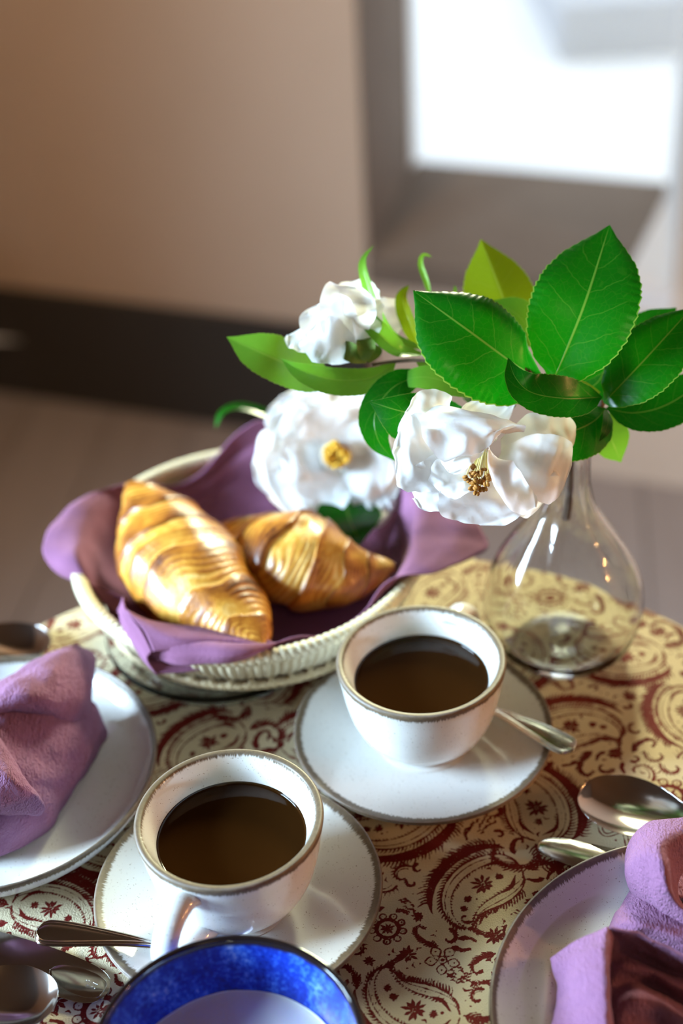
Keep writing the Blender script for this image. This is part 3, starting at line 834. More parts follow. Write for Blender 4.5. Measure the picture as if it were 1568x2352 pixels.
def knife(name, label, p_end, p_to, panel=False, k=1.0, blade=False):
    s = thing(name, (0, 0, 0), label, 'knife')
    if blade:
        cutlery_part('blade', s, [(0, 0, 0, 0), (.0015, .0042, 0, -.0006), (.010, .0078, 0, -.0010), (.03, .0098, 0, -.0011), (.07, .0100, 0, -.001), (.10, .0070, 0, -.001)], thick=.0012)
        cutlery_part('knife_handle', s, [(.099, .0050, 0, -.001), (.13, .0062, 0, -.002), (.17, .0072, 0, -.002), (.19, .0070, 0, -.002), (.194, 0, 0, 0)], thick=.002)
    else:
        cutlery_part('knife_handle', s, [(0, 0, 0, 0), (.0010 * k, .0040 * k, 0, 0), (.004 * k, .0080 * k, 0, 0), (.012 * k, .0112 * k, 0, 0), (.030 * k, .0125 * k, 0, 0), (.052 * k, .0118 * k, 0, 0), (.085 * k, .0090 * k, 0, 0), (.11 * k, .0075 * k, 0, 0)], thick=.0022)
        cutlery_part('blade', s, [(.1095 * k, .0075 * k, 0, 0), (.14, .0095, 0, 0), (.18, .0090, 0, 0), (.20, .004, 0, 0), (.203, 0, 0, 0)], thick=.0012)
    place(s, p_end, p_to)
    if panel:
        cutlery_part('maker_panel', s, [(.0022, 0, .0001, -.0003), (.0035, .0046, .0001, -.0003), (.010, .0072, .0001, -.0003), (.020, .0074, .0001, -.0003), (.030, .0056, .0001, -.0003), (.0345, .0030, .0001, -.0003), (.036, 0, .0001, -.0003)], thick=.0008)
        # the worn, illegible stamp: rows of tiny raised strokes
        rr = random.Random(3); bits = []
        for row, n_ in ((.0012, 8), (-.0012, 10)):
            for j in range(n_):
                x = .0075 + j * .00075; h = rr.uniform(.0005, .0010)
                bits.append(tube([(x, row - h, .00046), (x + rr.uniform(-.0003, .0003), row + h, .00046)], .00008, 5))
        o = obj('stamp', mesh('stamp', *join(bits), MAT['steel']), s); o['label'] = 'worn illegible maker stamp'
    return s


knife('table_knife', 'dark reflecting knife handle end with a worn stamp, lower left of the front saucer', on(247, 2280, .0030), on(60, 2205, .0030), True, 1.0)
knife('table_knife', 'steel knife tip lying half under the lower right plate', on(1235, 1938, .0026), on(1420, 1985, .0026), blade=True)
tablespoon('steel spoon lying behind the left plate at the picture edge', on(112, 1487, .0085), on(-160, 1440, .0085), .95)

# ================================================================== basket on its glass dish
BC = np.array([-0.0619, 0.7830]); BR = 0.1118
BD, BK = -0.025, 1.045                     # the basket stands this much lower and wider than first drawn
dish = obj('glass_dish', mesh('glass_dish', *lathe([(0, .0030), (.050, .0030), (.054, .0012), (.056, .0), (.060, .0), (.0615, .0018), (.059, .0045), (.055, .0070), (.056, .0095), (.066, .0140), (.074, .0175), (.0765, .0186), (.0760, .0196), (.073, .0196),
                                                     (.066, .0170), (.054, .0125), (.045, .0085), (.020, .0070), (0, .0068)], 96, 140)[:2], MAT['clear_glass']), None, (BC[0] - .022, BC[1] - .026, T))
dish.scale = (1, 1, .95)
tag(dish, 'low clear glass footed dish raising the bread basket', 'dish')

basket = thing('bread_basket', (BC[0], BC[1], T + .0448 + BD), 'round pale woven straw basket holding two croissants', 'basket')
z0 = .0448


def ridged(path, rad, nseg, ridges, amp, n=10):      # closed ring wrapped with strands
    a = np.linspace(0, 2 * PI, nseg, endpoint=False); b = np.linspace(0, 2 * PI, n, endpoint=False)
    A, B2 = np.meshgrid(a, b, indexing='ij')
    rr = rad * (1 + amp * np.abs(np.sin((A * ridges + B2 * 1.0) / 2)))
    R = path[0] + rr * np.cos(B2); Z = path[1] + rr * np.sin(B2)
    return np.stack([R * np.cos(A), R * np.sin(A), Z], -1).reshape(-1, 3), quads(nseg, n, True, True)


V, F = ridged((BR - .0045, .0860 - z0), .0042, 1100, 140, .22); obj('wrapped_rim', mesh('wrapped_rim', V, F, MAT['straw_pale']), basket)
# wall of upright wrapped canes
na = 1200; a = np.linspace(0, 2 * PI, na, endpoint=False)
zz = np.linspace(0, 1, 14); prof = catmull([(.0985, .0625), (.1040, .0705), (.1080, .0790), (.1085, .0860)], 14)
rr = prof[:, 0][:, None] + .0013 * np.abs(np.sin(a * 130 / 2))[None, :] + .0004 * np.sin(a * 37)[None, :]
V = np.stack([rr * np.cos(a), rr * np.sin(a), (prof[:, 1] - z0)[:, None] * np.ones(na)], -1).reshape(-1, 3)
obj('cane_wall', mesh('cane_wall', V, quads(14, na, False, True), MAT['straw_pale']), basket)['kind'] = 'stuff'
ri = prof[:, 0][:, None] - .0035 + .0009 * np.abs(np.sin(a * 130 / 2))[None, :]
V = np.stack([ri * np.cos(a), ri * np.sin(a), (prof[:, 1] - z0)[:, None] * np.ones(na)], -1).reshape(-1, 3)
obj('inner_wall', mesh('inner_wall', V, quads(14, na, False, True)[:, ::-1].copy(), MAT['straw']), basket)
pieces = []
for k in range(52):                                  # open row: little crossed posts with gaps between
    b = 2 * PI * k / 52
    for s_ in (-.018, .018):
        pieces.append(tube([(.0955 * math.cos(b - s_), .0955 * math.sin(b - s_), .0535 - z0), (.0972 * math.cos(b), .0972 * math.sin(b), .0580 - z0), (.0990 * math.cos(b + s_), .0990 * math.sin(b + s_), .0640 - z0)], .0013, 5))
V, F = join(pieces); obj('open_weave', mesh('open_weave', V, F, MAT['straw']), basket)['kind'] = 'stuff'
V, F = ridged((.0945, .0525 - z0), .0030, 900, 120, .18); obj('bottom_coil', mesh('bottom_coil', V, F, MAT['straw']), basket)
for k in range(5):
    V, F = ridged((.085 - k * .019, .0490 - z0), .0040 if k else .0042, 400, 100, .15, 8); obj('base_coil', mesh('base_coil', V, F, MAT['straw']), basket)
V, F, _ = lathe([(0, .0475), (.092, .0475), (.092, .0490), (0, .0490)], 64); obj('base_disc', mesh('base_disc', V - (0, 0, z0), F, MAT['straw']), basket)


basket.scale = (BK, BK, 1)


# ================================================================== cloth
def net(ctrl, nu=40, nv=40, wr=.0008, seed=1, freq=60):
    C_ = np.array(ctrl, float)
    S = catmull(C_, nu); S = np.swapaxes(catmull(np.swapaxes(S, 0, 1), nv), 0, 1)
    V = S.reshape(-1, 3)
    V = V + wob(V, wr, freq, seed)
    return V, quads(nu, nv)


def cloth_thing(name, patches, mat, label, cat, group=None, loc=None, thick=.0011):
    V, F = join(patches)
    loc = np.array(loc if loc is not None else (V[:, 0].mean(), V[:, 1].mean(), V[:, 2].min()))
    o = obj(name, mesh(name, V - loc, F, MAT[mat]), None, loc)
    md = o.modifiers.new('thickness', 'SOLIDIFY'); md.thickness = thick; md.offset = 0
    return tag(o, label, cat, group)


ST = [(-180, .108, .0930, .130, .0905), (-171, .106, .0890, .114, .0830), (-162, .100, .0820, .096, .0850), (-152, .094, .0740, .086, .0800), (-143, .098, .0860, .094, .0950), (-132, .106, .0960, .110, .0930),
      (-118, .109, .0965, .1145, .0860), (-104, .109, .0950, .1150, .0870), (-90, .1075, .0930, .112, .0905), (-78, .1050, .0890, .1065, .0915), (-62, .1000, .0800, .1020, .0860), (-46, .1000, .0820, .1030, .0880),
      (-32, .104, .0890, .1090, .0950), (-22, .109, .0950, .124, .0930), (-12, .112, .0975, .142, .0880), (-5, .113, .0990, .150, .0860), (6, .113, .1010, .138, .0960), (20, .110, .0990, .120, .1000),
      (42, .104, .0900, .106, .0980), (64, .100, .0960, .100, .1120), (84, .096, .1020, .094, .1210), (98, .096, .0920, .093, .1060), (112, .096, .0780, .092, .0850), (126, .099, .0760, .097, .0830),
      (140, .103, .0860, .104, .0960), (155, .107, .0930, .116, .0990), (168, .108, .0940, .127, .0970)]
ph = np.radians([s[0] for s in ST])
cr_, cz_, er_, ez_ = [np.array([s[i] for s in ST]) for i in (1, 2, 3, 4)]
over = er_ > .1105                          # stations where the cloth hangs over the rim
c1r = np.where(over, .1000, np.minimum(cr_, .1005) - .003); c1z = np.where(over, .0880, cz_ - .006)
c2r = np.where(over, .1062, np.minimum(cr_, .1005)); c2z = np.where(over, np.maximum(cz_, .0960), cz_)
er_ = np.where(over, er_, np.minimum(er_, .1012))
mr = np.where(over, np.maximum((c2r + er_) / 2, .1135), (c2r + er_) / 2); mz = np.where(over, (c2z * .55 + ez_ * .45) + .0015, (c2z + ez_) / 2)
one = np.ones(len(ST))
rows = []
for r_, z_ in ((.004 * one, .0555 * one), (.045 * one, .0545 * one), (.078 * one, .0570 * one), (.0925 * one, np.minimum(cz_ - .016, .0690)), (c1r, c1z), (c2r, c2z), (mr, mz), (er_, ez_)):
    rows.append(np.stack([BC[0] + BK * r_ * np.cos(ph), BC[1] + BK * r_ * np.sin(ph), T + BD + z_], -1))
C_ = catmull_loop(np.swapaxes(np.array(rows), 0, 1), 260)
S_ = np.swapaxes(catmull(np.swapaxes(C_, 0, 1), 60), 0, 1)          # (angles, radial)
V = S_.reshape(-1, 3); t_ = np.tile(np.linspace(0, 1, 60), 260)
V = V + wob(V, .0022, 70, 4) * (t_ ** 1.5)[:, None] * .7
lining = [(V, quads(260, 60, True, False))]
def bon(px, py, h): return on(px, py, h + BD)


# the folded-over front corner: stacked layers with a rounded left end
top_ = [[bon(290, 1402, .100), bon(300, 1415, .1005), bon(330, 1452, .0985), bon(350, 1497, .0935)], [bon(345, 1428, .098), bon(360, 1440, .099), bon(400, 1468, .0985), bon(420, 1492, .0935)],
        [bon(430, 1440, .094), bon(450, 1452, .096), bon(480, 1468, .0965), bon(500, 1487, .0925)], [bon(520, 1450, .090), bon(540, 1460, .093), bon(560, 1472, .0945), bon(575, 1485, .091)], [bon(610, 1480, .088), bon(620, 1485, .090), bon(630, 1492, .090), bon(645, 1500, .089)]]
lining.append(net(top_, 50, 30, .0006, 5))
for dz, py, sd in ((.0045, 15, 6), (.0095, 30, 7)):
    lay = [[p + np.array([0, .006, -dz * k]) for p in r] for r, k in zip(top_, (1.0, .95, .75, .5, .2))]
    lay = [[p + np.array([0, -.004 * (j == 3) * k * (dz / .0095), 0]) for j, p in enumerate(r)] for r, k in zip(lay, (1, .9, .7, .4, .1))]
    lining.append(net(lay, 50, 30, .0007, sd))
endc = [[bon(288, 1400, .100), bon(276, 1405, .096), bon(278, 1432, .092)], [bon(305, 1420, .1005), bon(286, 1430, .096), bon(300, 1470, .088)], [bon(330, 1455, .0985), bon(312, 1470, .093), bon(330, 1515, .083)], [bon(350, 1497, .0935), bon(340, 1515, .088), bon(362, 1549, .0765)]]
lining.append(net(endc, 30, 24, .0005, 8))
bot_ = [[bon(278, 1432, .092), bon(300, 1470, .088), bon(330, 1515, .083), bon(362, 1549, .0765)], [bon(380, 1480, .086), bon(400, 1500, .083), bon(420, 1522, .080), bon(440, 1541, .0765)], [bon(470, 1480, .084), bon(490, 1500, .082), bon(505, 1515, .080), bon(520, 1528, .078)], [bon(600, 1490, .085), bon(610, 1495, .085), bon(625, 1502, .085), bon(645, 1506, .0855)]]
lining.append(net(bot_, 50, 24, .0006, 9))
cloth_thing('bread_napkin', lining, 'linen_smooth', 'mauve linen napkin lining the bread basket, corners over its rim', 'napkin', loc=(BC[0], BC[1], T + .053 + BD))

# napkin bundled on the left plate
K = on
LN = []
LN.append(net([[K(-120, 1620, .012), K(-90, 1560, .050), K(-10, 1560, .056), K(100, 1575, .046), K(200, 1610, .030), K(238, 1650, .012)],
               [K(-120, 1700, .012), K(-80, 1640, .056), K(0, 1630, .062), K(110, 1650, .048), K(200, 1672, .029), K(236, 1694, .011)],
               [K(-120, 1780, .012), K(-80, 1720, .056), K(0, 1712, .060), K(95, 1735, .044), K(170, 1750, .027), K(211, 1755, .011)],
               [K(-120, 1860, .012), K(-80, 1800, .052), K(-5, 1798, .054), K(70, 1818, .040), K(125, 1828, .025), K(163, 1832, .011)],
               [K(-120, 1940, .012), K(-80, 1890, .042), K(-10, 1880, .044), K(45, 1890, .033), K(88, 1898, .020), K(116, 1900, .010)],
               [K(-120, 1990, .011), K(-70, 1975, .016), K(-10, 1965, .018), K(25, 1952, .015), K(58, 1942, .012), K(84, 1928, .010)]], 60, 60, .0018, 21, 90))
LN.append(net([[K(-110, 1590, .046), K(-10, 1566, .058), K(60, 1525, .060), K(130, 1493, .058), K(172, 1483, .048), K(203, 1489, .036)],
               [K(-110, 1620, .054), K(-10, 1588, .066), K(60, 1550, .068), K(135, 1520, .062), K(183, 1507, .050), K(218, 1515, .036)],
               [K(-110, 1650, .058), K(-10, 1612, .070), K(60, 1584, .071), K(135, 1562, .062), K(188, 1548, .048), K(217, 1562, .034)],
               [K(-110, 1672, .056), K(-10, 1632, .066), K(55, 1618, .066), K(125, 1615, .058), K(182, 1612, .044), K(211, 1612, .031)],
               [K(-110, 1678, .048), K(-10, 1640, .056), K(50, 1632, .056), K(115, 1645, .048), K(166, 1656, .037), K(204, 1647, .027)],
               [K(-110, 1665, .038), K(-10, 1628, .046), K(55, 1622, .045), K(115, 1630, .038), K(166, 1640, .030), K(207, 1641, .020)]], 60, 60, .0016, 22, 110))
LN.append(net([[K(-110, 1640, .056), K(-60, 1640, .064), K(-5, 1690, .066), K(15, 1722, .060), K(5, 1750, .052)],
               [K(-110, 1700, .062), K(-50, 1700, .072), K(15, 1738, .072), K(45, 1767, .062), K(35, 1790, .050)],
               [K(-110, 1770, .064), K(-40, 1770, .074), K(38, 1795, .070), K(82, 1816, .056), K(80, 1832, .044)],
               [K(-110, 1830, .060), K(-40, 1825, .068), K(42, 1830, .062), K(99, 1847, .048), K(85, 1854, .038)],
               [K(-110, 1872, .050), K(-40, 1866, .054), K(38, 1863, .050), K(92, 1870, .038), K(60, 1869, .032)],
               [K(-110, 1876, .038), K(-40, 1872, .042), K(33, 1867, .040), K(70, 1868, .031), K(40, 1867, .026)]], 50, 50, .0012, 23, 120))
cloth_thing('folded_napkin', LN, 'linen', 'crinkled mauve napkin bundled on the plate at the left edge', 'napkin', 'napkins on the plates', loc=(-.24, .63, T + .0095))

# napkin knotted on the right plate
RN = []
RN.append(net([[K(1505, 1912, .026), K(1475, 1905, .032), K(1490, 1893, .040), K(1535, 1884, .050), K(1600, 1880, .050), K(1660, 1890, .044)],
               [K(1455, 1942, .028), K(1450, 1932, .034), K(1475, 1912, .046), K(1530, 1902, .058), K(1600, 1905, .056), K(1650, 1920, .042)],
               [K(1440, 1990, .018), K(1434, 1985, .032), K(1462, 1960, .050), K(1512, 1945, .064), K(1552, 1960, .054), K(1580, 1985, .036)],
               [K(1446, 2030, .012), K(1440, 2020, .030), K(1472, 2000, .050), K(1518, 1985, .064), K(1542, 2000, .052), K(1556, 2020, .034)],
               [K(1470, 2075, .012), K(1458, 2055, .026), K(1492, 2045, .044), K(1530, 2040, .056), K(1546, 2052, .046), K(1556, 2062, .030)],
               [K(1520, 2120, .014), K(1505, 2095, .024), K(1530, 2088, .038), K(1558, 2080, .046), K(1570, 2085, .038), K(1580, 2095, .026)],
               [K(1580, 2150, .014), K(1568, 2130, .024), K(1580, 2122, .034), K(1600, 2112, .040), K(1610, 2118, .032), K(1620, 2125, .024)]], 70, 60, .0010, 31, 110))
RN.append(net([[K(1545, 1960, .030), K(1580, 1975, .026), K(1640, 1970, .024)], [K(1545, 2010, .030), K(1585, 2020, .024), K(1640, 2010, .022)], [K(1552, 2060, .030), K(1590, 2070, .024), K(1650, 2060, .022)]], 20, 20, .001, 32, 110))
RN.append(net([[K(1452, 2040, .012), K(1470, 2052, .026), K(1500, 2075, .032), K(1560, 2110, .034), K(1640, 2150, .030)],
               [K(1425, 2085, .011), K(1440, 2088, .026), K(1480, 2100, .034), K(1540, 2125, .034), K(1640, 2170, .030)],
               [K(1400, 2125, .011), K(1415, 2125, .024), K(1460, 2132, .034), K(1520, 2140, .034), K(1640, 2190, .030)],
               [K(1390, 2160, .010), K(1400, 2155, .016), K(1450, 2155, .022), K(1520, 2165, .024), K(1640, 2220, .022)]], 50, 50, .0010, 33, 130))
RN.append(net([[K(1268, 2200, .012), K(1272, 2196, .030), K(1330, 2160, .044), K(1385, 2136, .056), K(1400, 2133, .056), K(1415, 2140, .048)],
               [K(1276, 2235, .012), K(1278, 2225, .032), K(1325, 2200, .046), K(1378, 2190, .060), K(1395, 2190, .058), K(1400, 2200, .046)],
               [K(1286, 2275, .012), K(1284, 2262, .030), K(1322, 2245, .046), K(1376, 2240, .060), K(1394, 2242, .058), K(1398, 2255, .044)],
               [K(1280, 2330, .012), K(1278, 2310, .028), K(1318, 2295, .044), K(1378, 2290, .058), K(1394, 2292, .056), K(1396, 2305, .042)],
               [K(1262, 2400, .012), K(1266, 2375, .028), K(1320, 2360, .044), K(1382, 2350, .056), K(1396, 2352, .054), K(1400, 2362, .040)],
               [K(1255, 2450, .012), K(1262, 2440, .028), K(1330, 2430, .042), K(1388, 2420, .052), K(1400, 2420, .050), K(1404, 2425, .038)]], 70, 60, .0012, 34, 110))
RN.append(net([[K(1398, 2133, .057), K(1440, 2138, .055), K(1500, 2158, .052), K(1600, 2200, .050), K(1700, 2200 + 30, .050 - .006)], [K(1402, 2150, .050), K(1445, 2165, .046), K(1505, 2190, .042), K(1600, 2230, .040), K(1700, 2230 + 30, .040 - .006)],
               [K(1400, 2190, .044), K(1450, 2195, .040), K(1510, 2222, .034), K(1600, 2255, .034), K(1700, 2255 + 30, .034 - .006)], [K(1398, 2240, .040), K(1440, 2225, .044), K(1505, 2240, .040), K(1600, 2285, .036), K(1700, 2285 + 30, .036 - .006)],
               [K(1397, 2280, .038), K(1450, 2262, .036), K(1510, 2275, .030), K(1600, 2320, .030), K(1700, 2320 + 30, .030 - .006)], [K(1396, 2330, .036), K(1450, 2290, .044), K(1510, 2305, .040), K(1600, 2345, .036), K(1700, 2345 + 30, .036 - .006)],
               [K(1398, 2380, .034), K(1450, 2345, .036), K(1510, 2355, .030), K(1600, 2390, .028), K(1700, 2390 + 30, .028 - .006)], [K(1404, 2440, .032), K(1450, 2410, .034), K(1510, 2420, .030), K(1600, 2440, .026), K(1700, 2440 + 30, .026 - .006)]], 80, 50, .0010, 35, 110))
RN.append(net([[K(1500, 1935, .012), K(1560, 1925, .016), K(1640, 1920, .020), K(1740, 1930, .016)], [K(1470, 2040, .012), K(1550, 2050, .018), K(1640, 2050, .024), K(1750, 2060, .016)], [K(1420, 2150, .012), K(1520, 2170, .016), K(1640, 2180, .022), K(1760, 2190, .014)],
               [K(1360, 2280, .012), K(1480, 2300, .016), K(1640, 2310, .020), K(1770, 2320, .014)], [K(1345, 2430, .015), K(1480, 2450, .015), K(1640, 2460, .016), K(1770, 2460, .012)]], 40, 40, .0012, 36, 90))
cloth_thing('folded_napkin', RN, 'linen', 'mauve linen napkin knotted on the lower right plate', 'napkin', 'napkins on the plates', loc=(.19, .43, T + .0095))


# ================================================================== croissants
def croissant(label, axis, R, roll, seed, wraps=7):
    m, n = 220, 72
    P = catmull(axis, m); L = np.linspace(0, 1, m)
    tg = nrm(np.gradient(P, axis=0)); up = np.array([0, 0, 1.]); sd = nrm(np.cross(tg, up)); un = np.cross(sd, tg)
    a = np.linspace(0, 2 * PI, n, endpoint=False); rr_ = np.random.default_rng(seed)
    s, A = np.meshgrid(L, a, indexing='ij')
    env = np.interp(L, [0, .03, .12, .28, .42, .55, .70, .85, .96, 1], [.08, .22, .46, .84, 1., .96, .72, .44, .20, .06])[:, None]
    env = np.convolve(np.pad(env[:, 0], 6, 'edge'), np.ones(13) / 13, 'valid')[:, None]
    q = s + .030 * np.sin(A + roll) + .014 * np.sin(2 * A + 1.3 * roll) + .006 * np.sin(5 * A + seed)
    c = .47                                   # wraps get wider towards the middle and step down outwards
    q = q + wob(np.stack([s * 9, np.cos(A) * 1.2, np.sin(A) * 1.2], -1).reshape(-1, 3), .018, 1.6, seed + 3)[:, 0].reshape(q.shape)
    d = np.abs(q - c) * wraps * 1.05; side = np.sign(q - c)
    ph_ = d ** .90 + .42; lay = ph_ - np.floor(ph_)
    idx_ = (np.floor(ph_).astype(int) + (side > 0) * 8) % 16; jit = rr_.uniform(.6, 1.35, 16)[idx_]; off = rr_.uniform(-.28, .28, 16)[idx_]
    saw = (1 - lay) ** 1.2                    # highest right after each step, falling to the next
    h = 1 + (.085 * saw * jit - .045 * np.exp(-(lay / .05) ** 2))
    blot = wob(np.stack([s * 7, np.cos(A), np.sin(A)], -1).reshape(-1, 3), 1., 2.2, seed + 9)[:, 1].reshape(q.shape)
    fine = .5 + .5 * np.sin(ph_ * 6.28 * 6 + 2.6 * blot) * np.clip(.45 + .8 * blot, 0, 1) * np.clip(lay * 4, 0, 1)
    h = h + .012 * (fine - .5)
    saw = np.clip(saw + off + .22 * blot, 0, 1)
    Rr = R * env * h
    flat = np.where(np.sin(A) < 0, .80, 1.0)
    V = P[:, None] + Rr[..., None] * (np.cos(A)[..., None] * sd[:, None] * 1.06 + (np.sin(A) * flat)[..., None] * un[:, None] * .92)
    V = V.reshape(-1, 3); V = V + wob(V, .0014, 75, seed)
    F = quads(m, n, False, True).tolist() + [list(range(n))[::-1], [(m - 1) * n + k for k in range(n)]]
    loc = np.array([P[:, 0].mean(), P[:, 1].mean(), V[:, 2].min()])
    o = obj('croissant', mesh('croissant', V - loc, F, MAT['crust'], {'lay': saw.ravel(), 'fine': fine.ravel()}), None, loc)
    return tag(o, label, 'croissant', 'croissants in the bread basket')


croissant('golden-brown croissant lying upright along the left side of the basket', [bon(303, 1108, .108), bon(352, 1195, .094), bon(408, 1290, .086), bon(480, 1370, .086), bon(560, 1440, .086), bon(606, 1488, .088)], .0360, .6, 3)
croissant('golden-brown croissant lying across the basket, its dark tip to the right', [bon(516, 1206, .070), bon(584, 1250, .080), bon(660, 1285, .087), bon(750, 1308, .085), bon(830, 1315, .083), bon(905, 1303, .083)], .0330, 2.4, 8, 8)

# ================================================================== the glass vase
VX, VY = 0.138, 0.733


def flute(z, a):
    k = np.clip((z - .03) / .09, 0, 1)
    return 1 + (.010 + .035 * k) * np.cos(a * 8 + 22 * z) * np.clip(z / .03, 0, 1)


out_ = [(0, .0006), (.022, .0006), (.030, .0010), (.0375, .0050), (.0460, .0160), (.0502, .0310), (.0500, .0430), (.0478, .0560), (.0425, .0710), (.0345, .0855), (.0250, .1000), (.0172, .1145), (.0132, .1300), (.0122, .1450), (.0124, .1600), (.0145, .1720)]
inn_ = [(.0128, .1722), (.0106, .1600), (.0104, .1450), (.0112, .1300), (.0150, .1148), (.0228, .1002), (.0324, .0853), (.0404, .0705), (.0457, .0555), (.0479, .0430), (.0480, .0310), (.0435, .0175), (.0340, .0090), (.0220, .0080), (.010, .0105), (0, .0115)]
vase = obj('glass_vase', mesh('glass_vase', *lathe(out_ + inn_, 160, 260, flute)[:2], MAT['clear_glass']), None, (VX, VY, T))
tag(vase, 'clear fluted glass bottle vase holding the camellia branch', 'vase')

# ================================================================== leaves and petals
PROF = {
    'leaf': ([0, .03, .10, .22, .36, .50, .64, .76, .86, .93, .97, 1], [.03, .17, .50, .82, .98, 1., .91, .71, .42, .19, .085, 0]),
    'thin': ([0, .1, .3, .55, .8, .92, 1], [.25, .6, .95, 1., .75, .4, 0]),
    'petal': ([0, .12, .30, .48, .62, .74, .84, .91, .96, .985, 1], [.22, .40, .66, .88, .985, 1., .93, .79, .58, .36, 0]),
}


def blade(parent, mat, pts, w, n=(0, 0, 1), prof='leaf', fold=0., cup=0., curl=0., ripple=0., rf=3., serr=0., name='leaf', nt=97, nw=17, seed=0, wl=1., wr=1., n2=None, world=False, label=None, crumple=0.):
    """pts: (px, py, depth) along the midrib from base to tip; w: half width in px; n: facing (right, up, viewer)"""
    P = np.array([p if world else at(*p) for p in pts]); dmean = 1. if world else np.mean([p[2] for p in pts])
    W_ = w if world else w / F_PX * dmean
    t = np.sin(np.linspace(-PI / 2, PI / 2, nt)) * .5 + .5 if prof == 'petal' else np.linspace(0, 1, nt)
    fine = catmull(P, 200); seg = np.r_[0, np.cumsum(np.linalg.norm(np.diff(fine, axis=0), axis=1))]; L = seg[-1]
    M_ = np.stack([np.interp(t * L, seg, fine[:, k]) for k in range(3)], -1)
    tg = nrm(np.gradient(M_, axis=0))
    na_ = np.array(n) if world else cv(*n)
    nb_ = na_ if n2 is None else (np.array(n2) if world else cv(*n2))
    nn = nrm(na_ * (1 - t)[:, None] + nb_ * t[:, None])
    sd = nrm(np.cross(tg, nn)); nn = nrm(np.cross(sd, tg))
    ww = np.interp(t, *PROF[prof]) * W_
    if serr: ww = ww * (1 + 1.5 * serr * ((t * 24) % 1 - .5) * np.clip(np.minimum(t, 1 - t) * 8, 0, 1))
    u = np.linspace(-1, 1, nw)
    asym = np.where(u < 0, wl, wr)
    lat = ww[:, None] * (u * asym)[None, :]
    r = np.random.default_rng(seed + 101); ph1, ph2 = r.uniform(0, 6.28, 2)
    hgt = fold * np.abs(lat) + cup * lat ** 2 / W_ - curl * W_ * np.clip(np.abs(u) - .55, 0, 1)[None, :] ** 2 * 5 * np.sin(PI * np.clip(t, 0, 1))[:, None]
    if ripple:
        edge = (np.abs(u)[None, :] ** 1.6) * np.clip(t * 1.6 - .2, 0, 1)[:, None] + np.clip(t - .7, 0, 1)[:, None] * 1.2
        hgt = hgt + ripple * W_ * edge * (np.sin(t[:, None] * rf * 6.28 + u[None, :] * 2.2 + ph1) + .6 * np.sin(t[:, None] * rf * 13 - u[None, :] * 5 + ph2))
    V = M_[:, None] + sd[:, None] * lat[..., None] + nn[:, None] * hgt[..., None]
    if crumple:
        q_ = V.reshape(-1, 3); V = (q_ + wob(q_, crumple, 190, seed + 7) * np.repeat(np.clip(t * 1.5 - .1, 0, 1), nw)[:, None]).reshape(V.shape)
    tt = np.repeat(t, nw); uu = np.tile(u, nt)
    return part(name, V.reshape(-1, 3), quads(nt, nw), MAT[mat], parent, {'t': tt, 'u': uu}, label=label)


def twig(parent, pts, r0, r1, mat='bark', name='twig', n=24, world=False):
    P = catmull(np.array([p if world else at(*p) for p in pts]), n)
    P = P + wob(P, .0004, 300, 5)
    return part(name, *tube(P, np.linspace(r0, r1, n), 8), MAT[mat], parent)


def group_part(name, parent, loc, label=None):
    o = bpy.data.objects.new(name, None); col.objects.link(o); o.parent = parent
    o.location = np.array(loc) - WORLD(parent); o.empty_display_size = .01
    if label: o['label'] = label
    return o


def stamens(parent, root, axis, L, spread, n, mat_a, rfil=.00035, ra=.0010, seed=0):
    r = np.random.default_rng(seed); axis = nrm(axis); x = nrm(np.cross(axis, (0.3, .2, 1.))); y = np.cross(axis, x)
    fil, ant = [], []
    for k in range(n):
        a = r.uniform(0, 6.28); q = math.sqrt(r.uniform(0, 1)) * spread; l = L * r.uniform(.78, 1.06)
        d0 = (x * math.cos(a) + y * math.sin(a)); b = root + d0 * q * .45; e = root + axis * l + d0 * q
        mid = (b + e) / 2 + d0 * q * .10
        fil.append(tube(catmull([b, mid, e], 7), rfil, 5))
        # two-lobed anther
        V, F, _ = lathe([(.05, -1), (.75, -.7), (1., 0), (.75, .7), (.05, 1)], 8)
        o1 = nrm(r.normal(size=3)); o2 = nrm(np.cross(o1, axis)); o3 = np.cross(o1, o2)
        Rm = np.stack([o2 * .65, o3 * .55, o1], 0) * ra
        for sgn in (-1, 1): ant.append((V @ Rm + e + o2 * ra * .45 * sgn, F))
    part('filaments', *join(fil), MAT['filament'], parent); part('anthers', *join(ant), MAT[mat_a], parent)


sprig = thing('camellia_branch', tuple(at(1312, 1020, .872)), 'leafy camellia branch with white flowers standing in the glass vase', 'branch')
# wood
twig(sprig, [(1300, 1190, .903), (1306, 1120, .890), (1312, 1040, .874), (1330, 960, .856), (1380, 930, .842)], .0026, .0018)
twig(sprig, [(1325, 975, .858), (1300, 930, .850), (1265, 885, .836), (1205, 858, .822)], .0020, .0013)
twig(sprig, [(1300, 930, .850), (1200, 925, .845), (1100, 880, .850), (990, 832, .856), (915, 830, .858), (855, 838, .858)], .0016, .0010)
twig(sprig, [(1180, 928, .845), (1150, 960, .832), (1120, 1000, .822)], .0014, .0018, 'green_stem', 'flower_stalk')
for (x_, y_, d_) in ((1380, 930, .838), (1392, 920, .838), (1205, 856, .820), (1215, 862, .820)):
    V, F, _ = lathe([(.0002, -.0026), (.0016, -.0015), (.0020, .0004), (.0012, .0022), (.0002, .0034)], 10, 12)
    part('bud', V + at(x_, y_, d_), F, MAT['bark'], sprig)
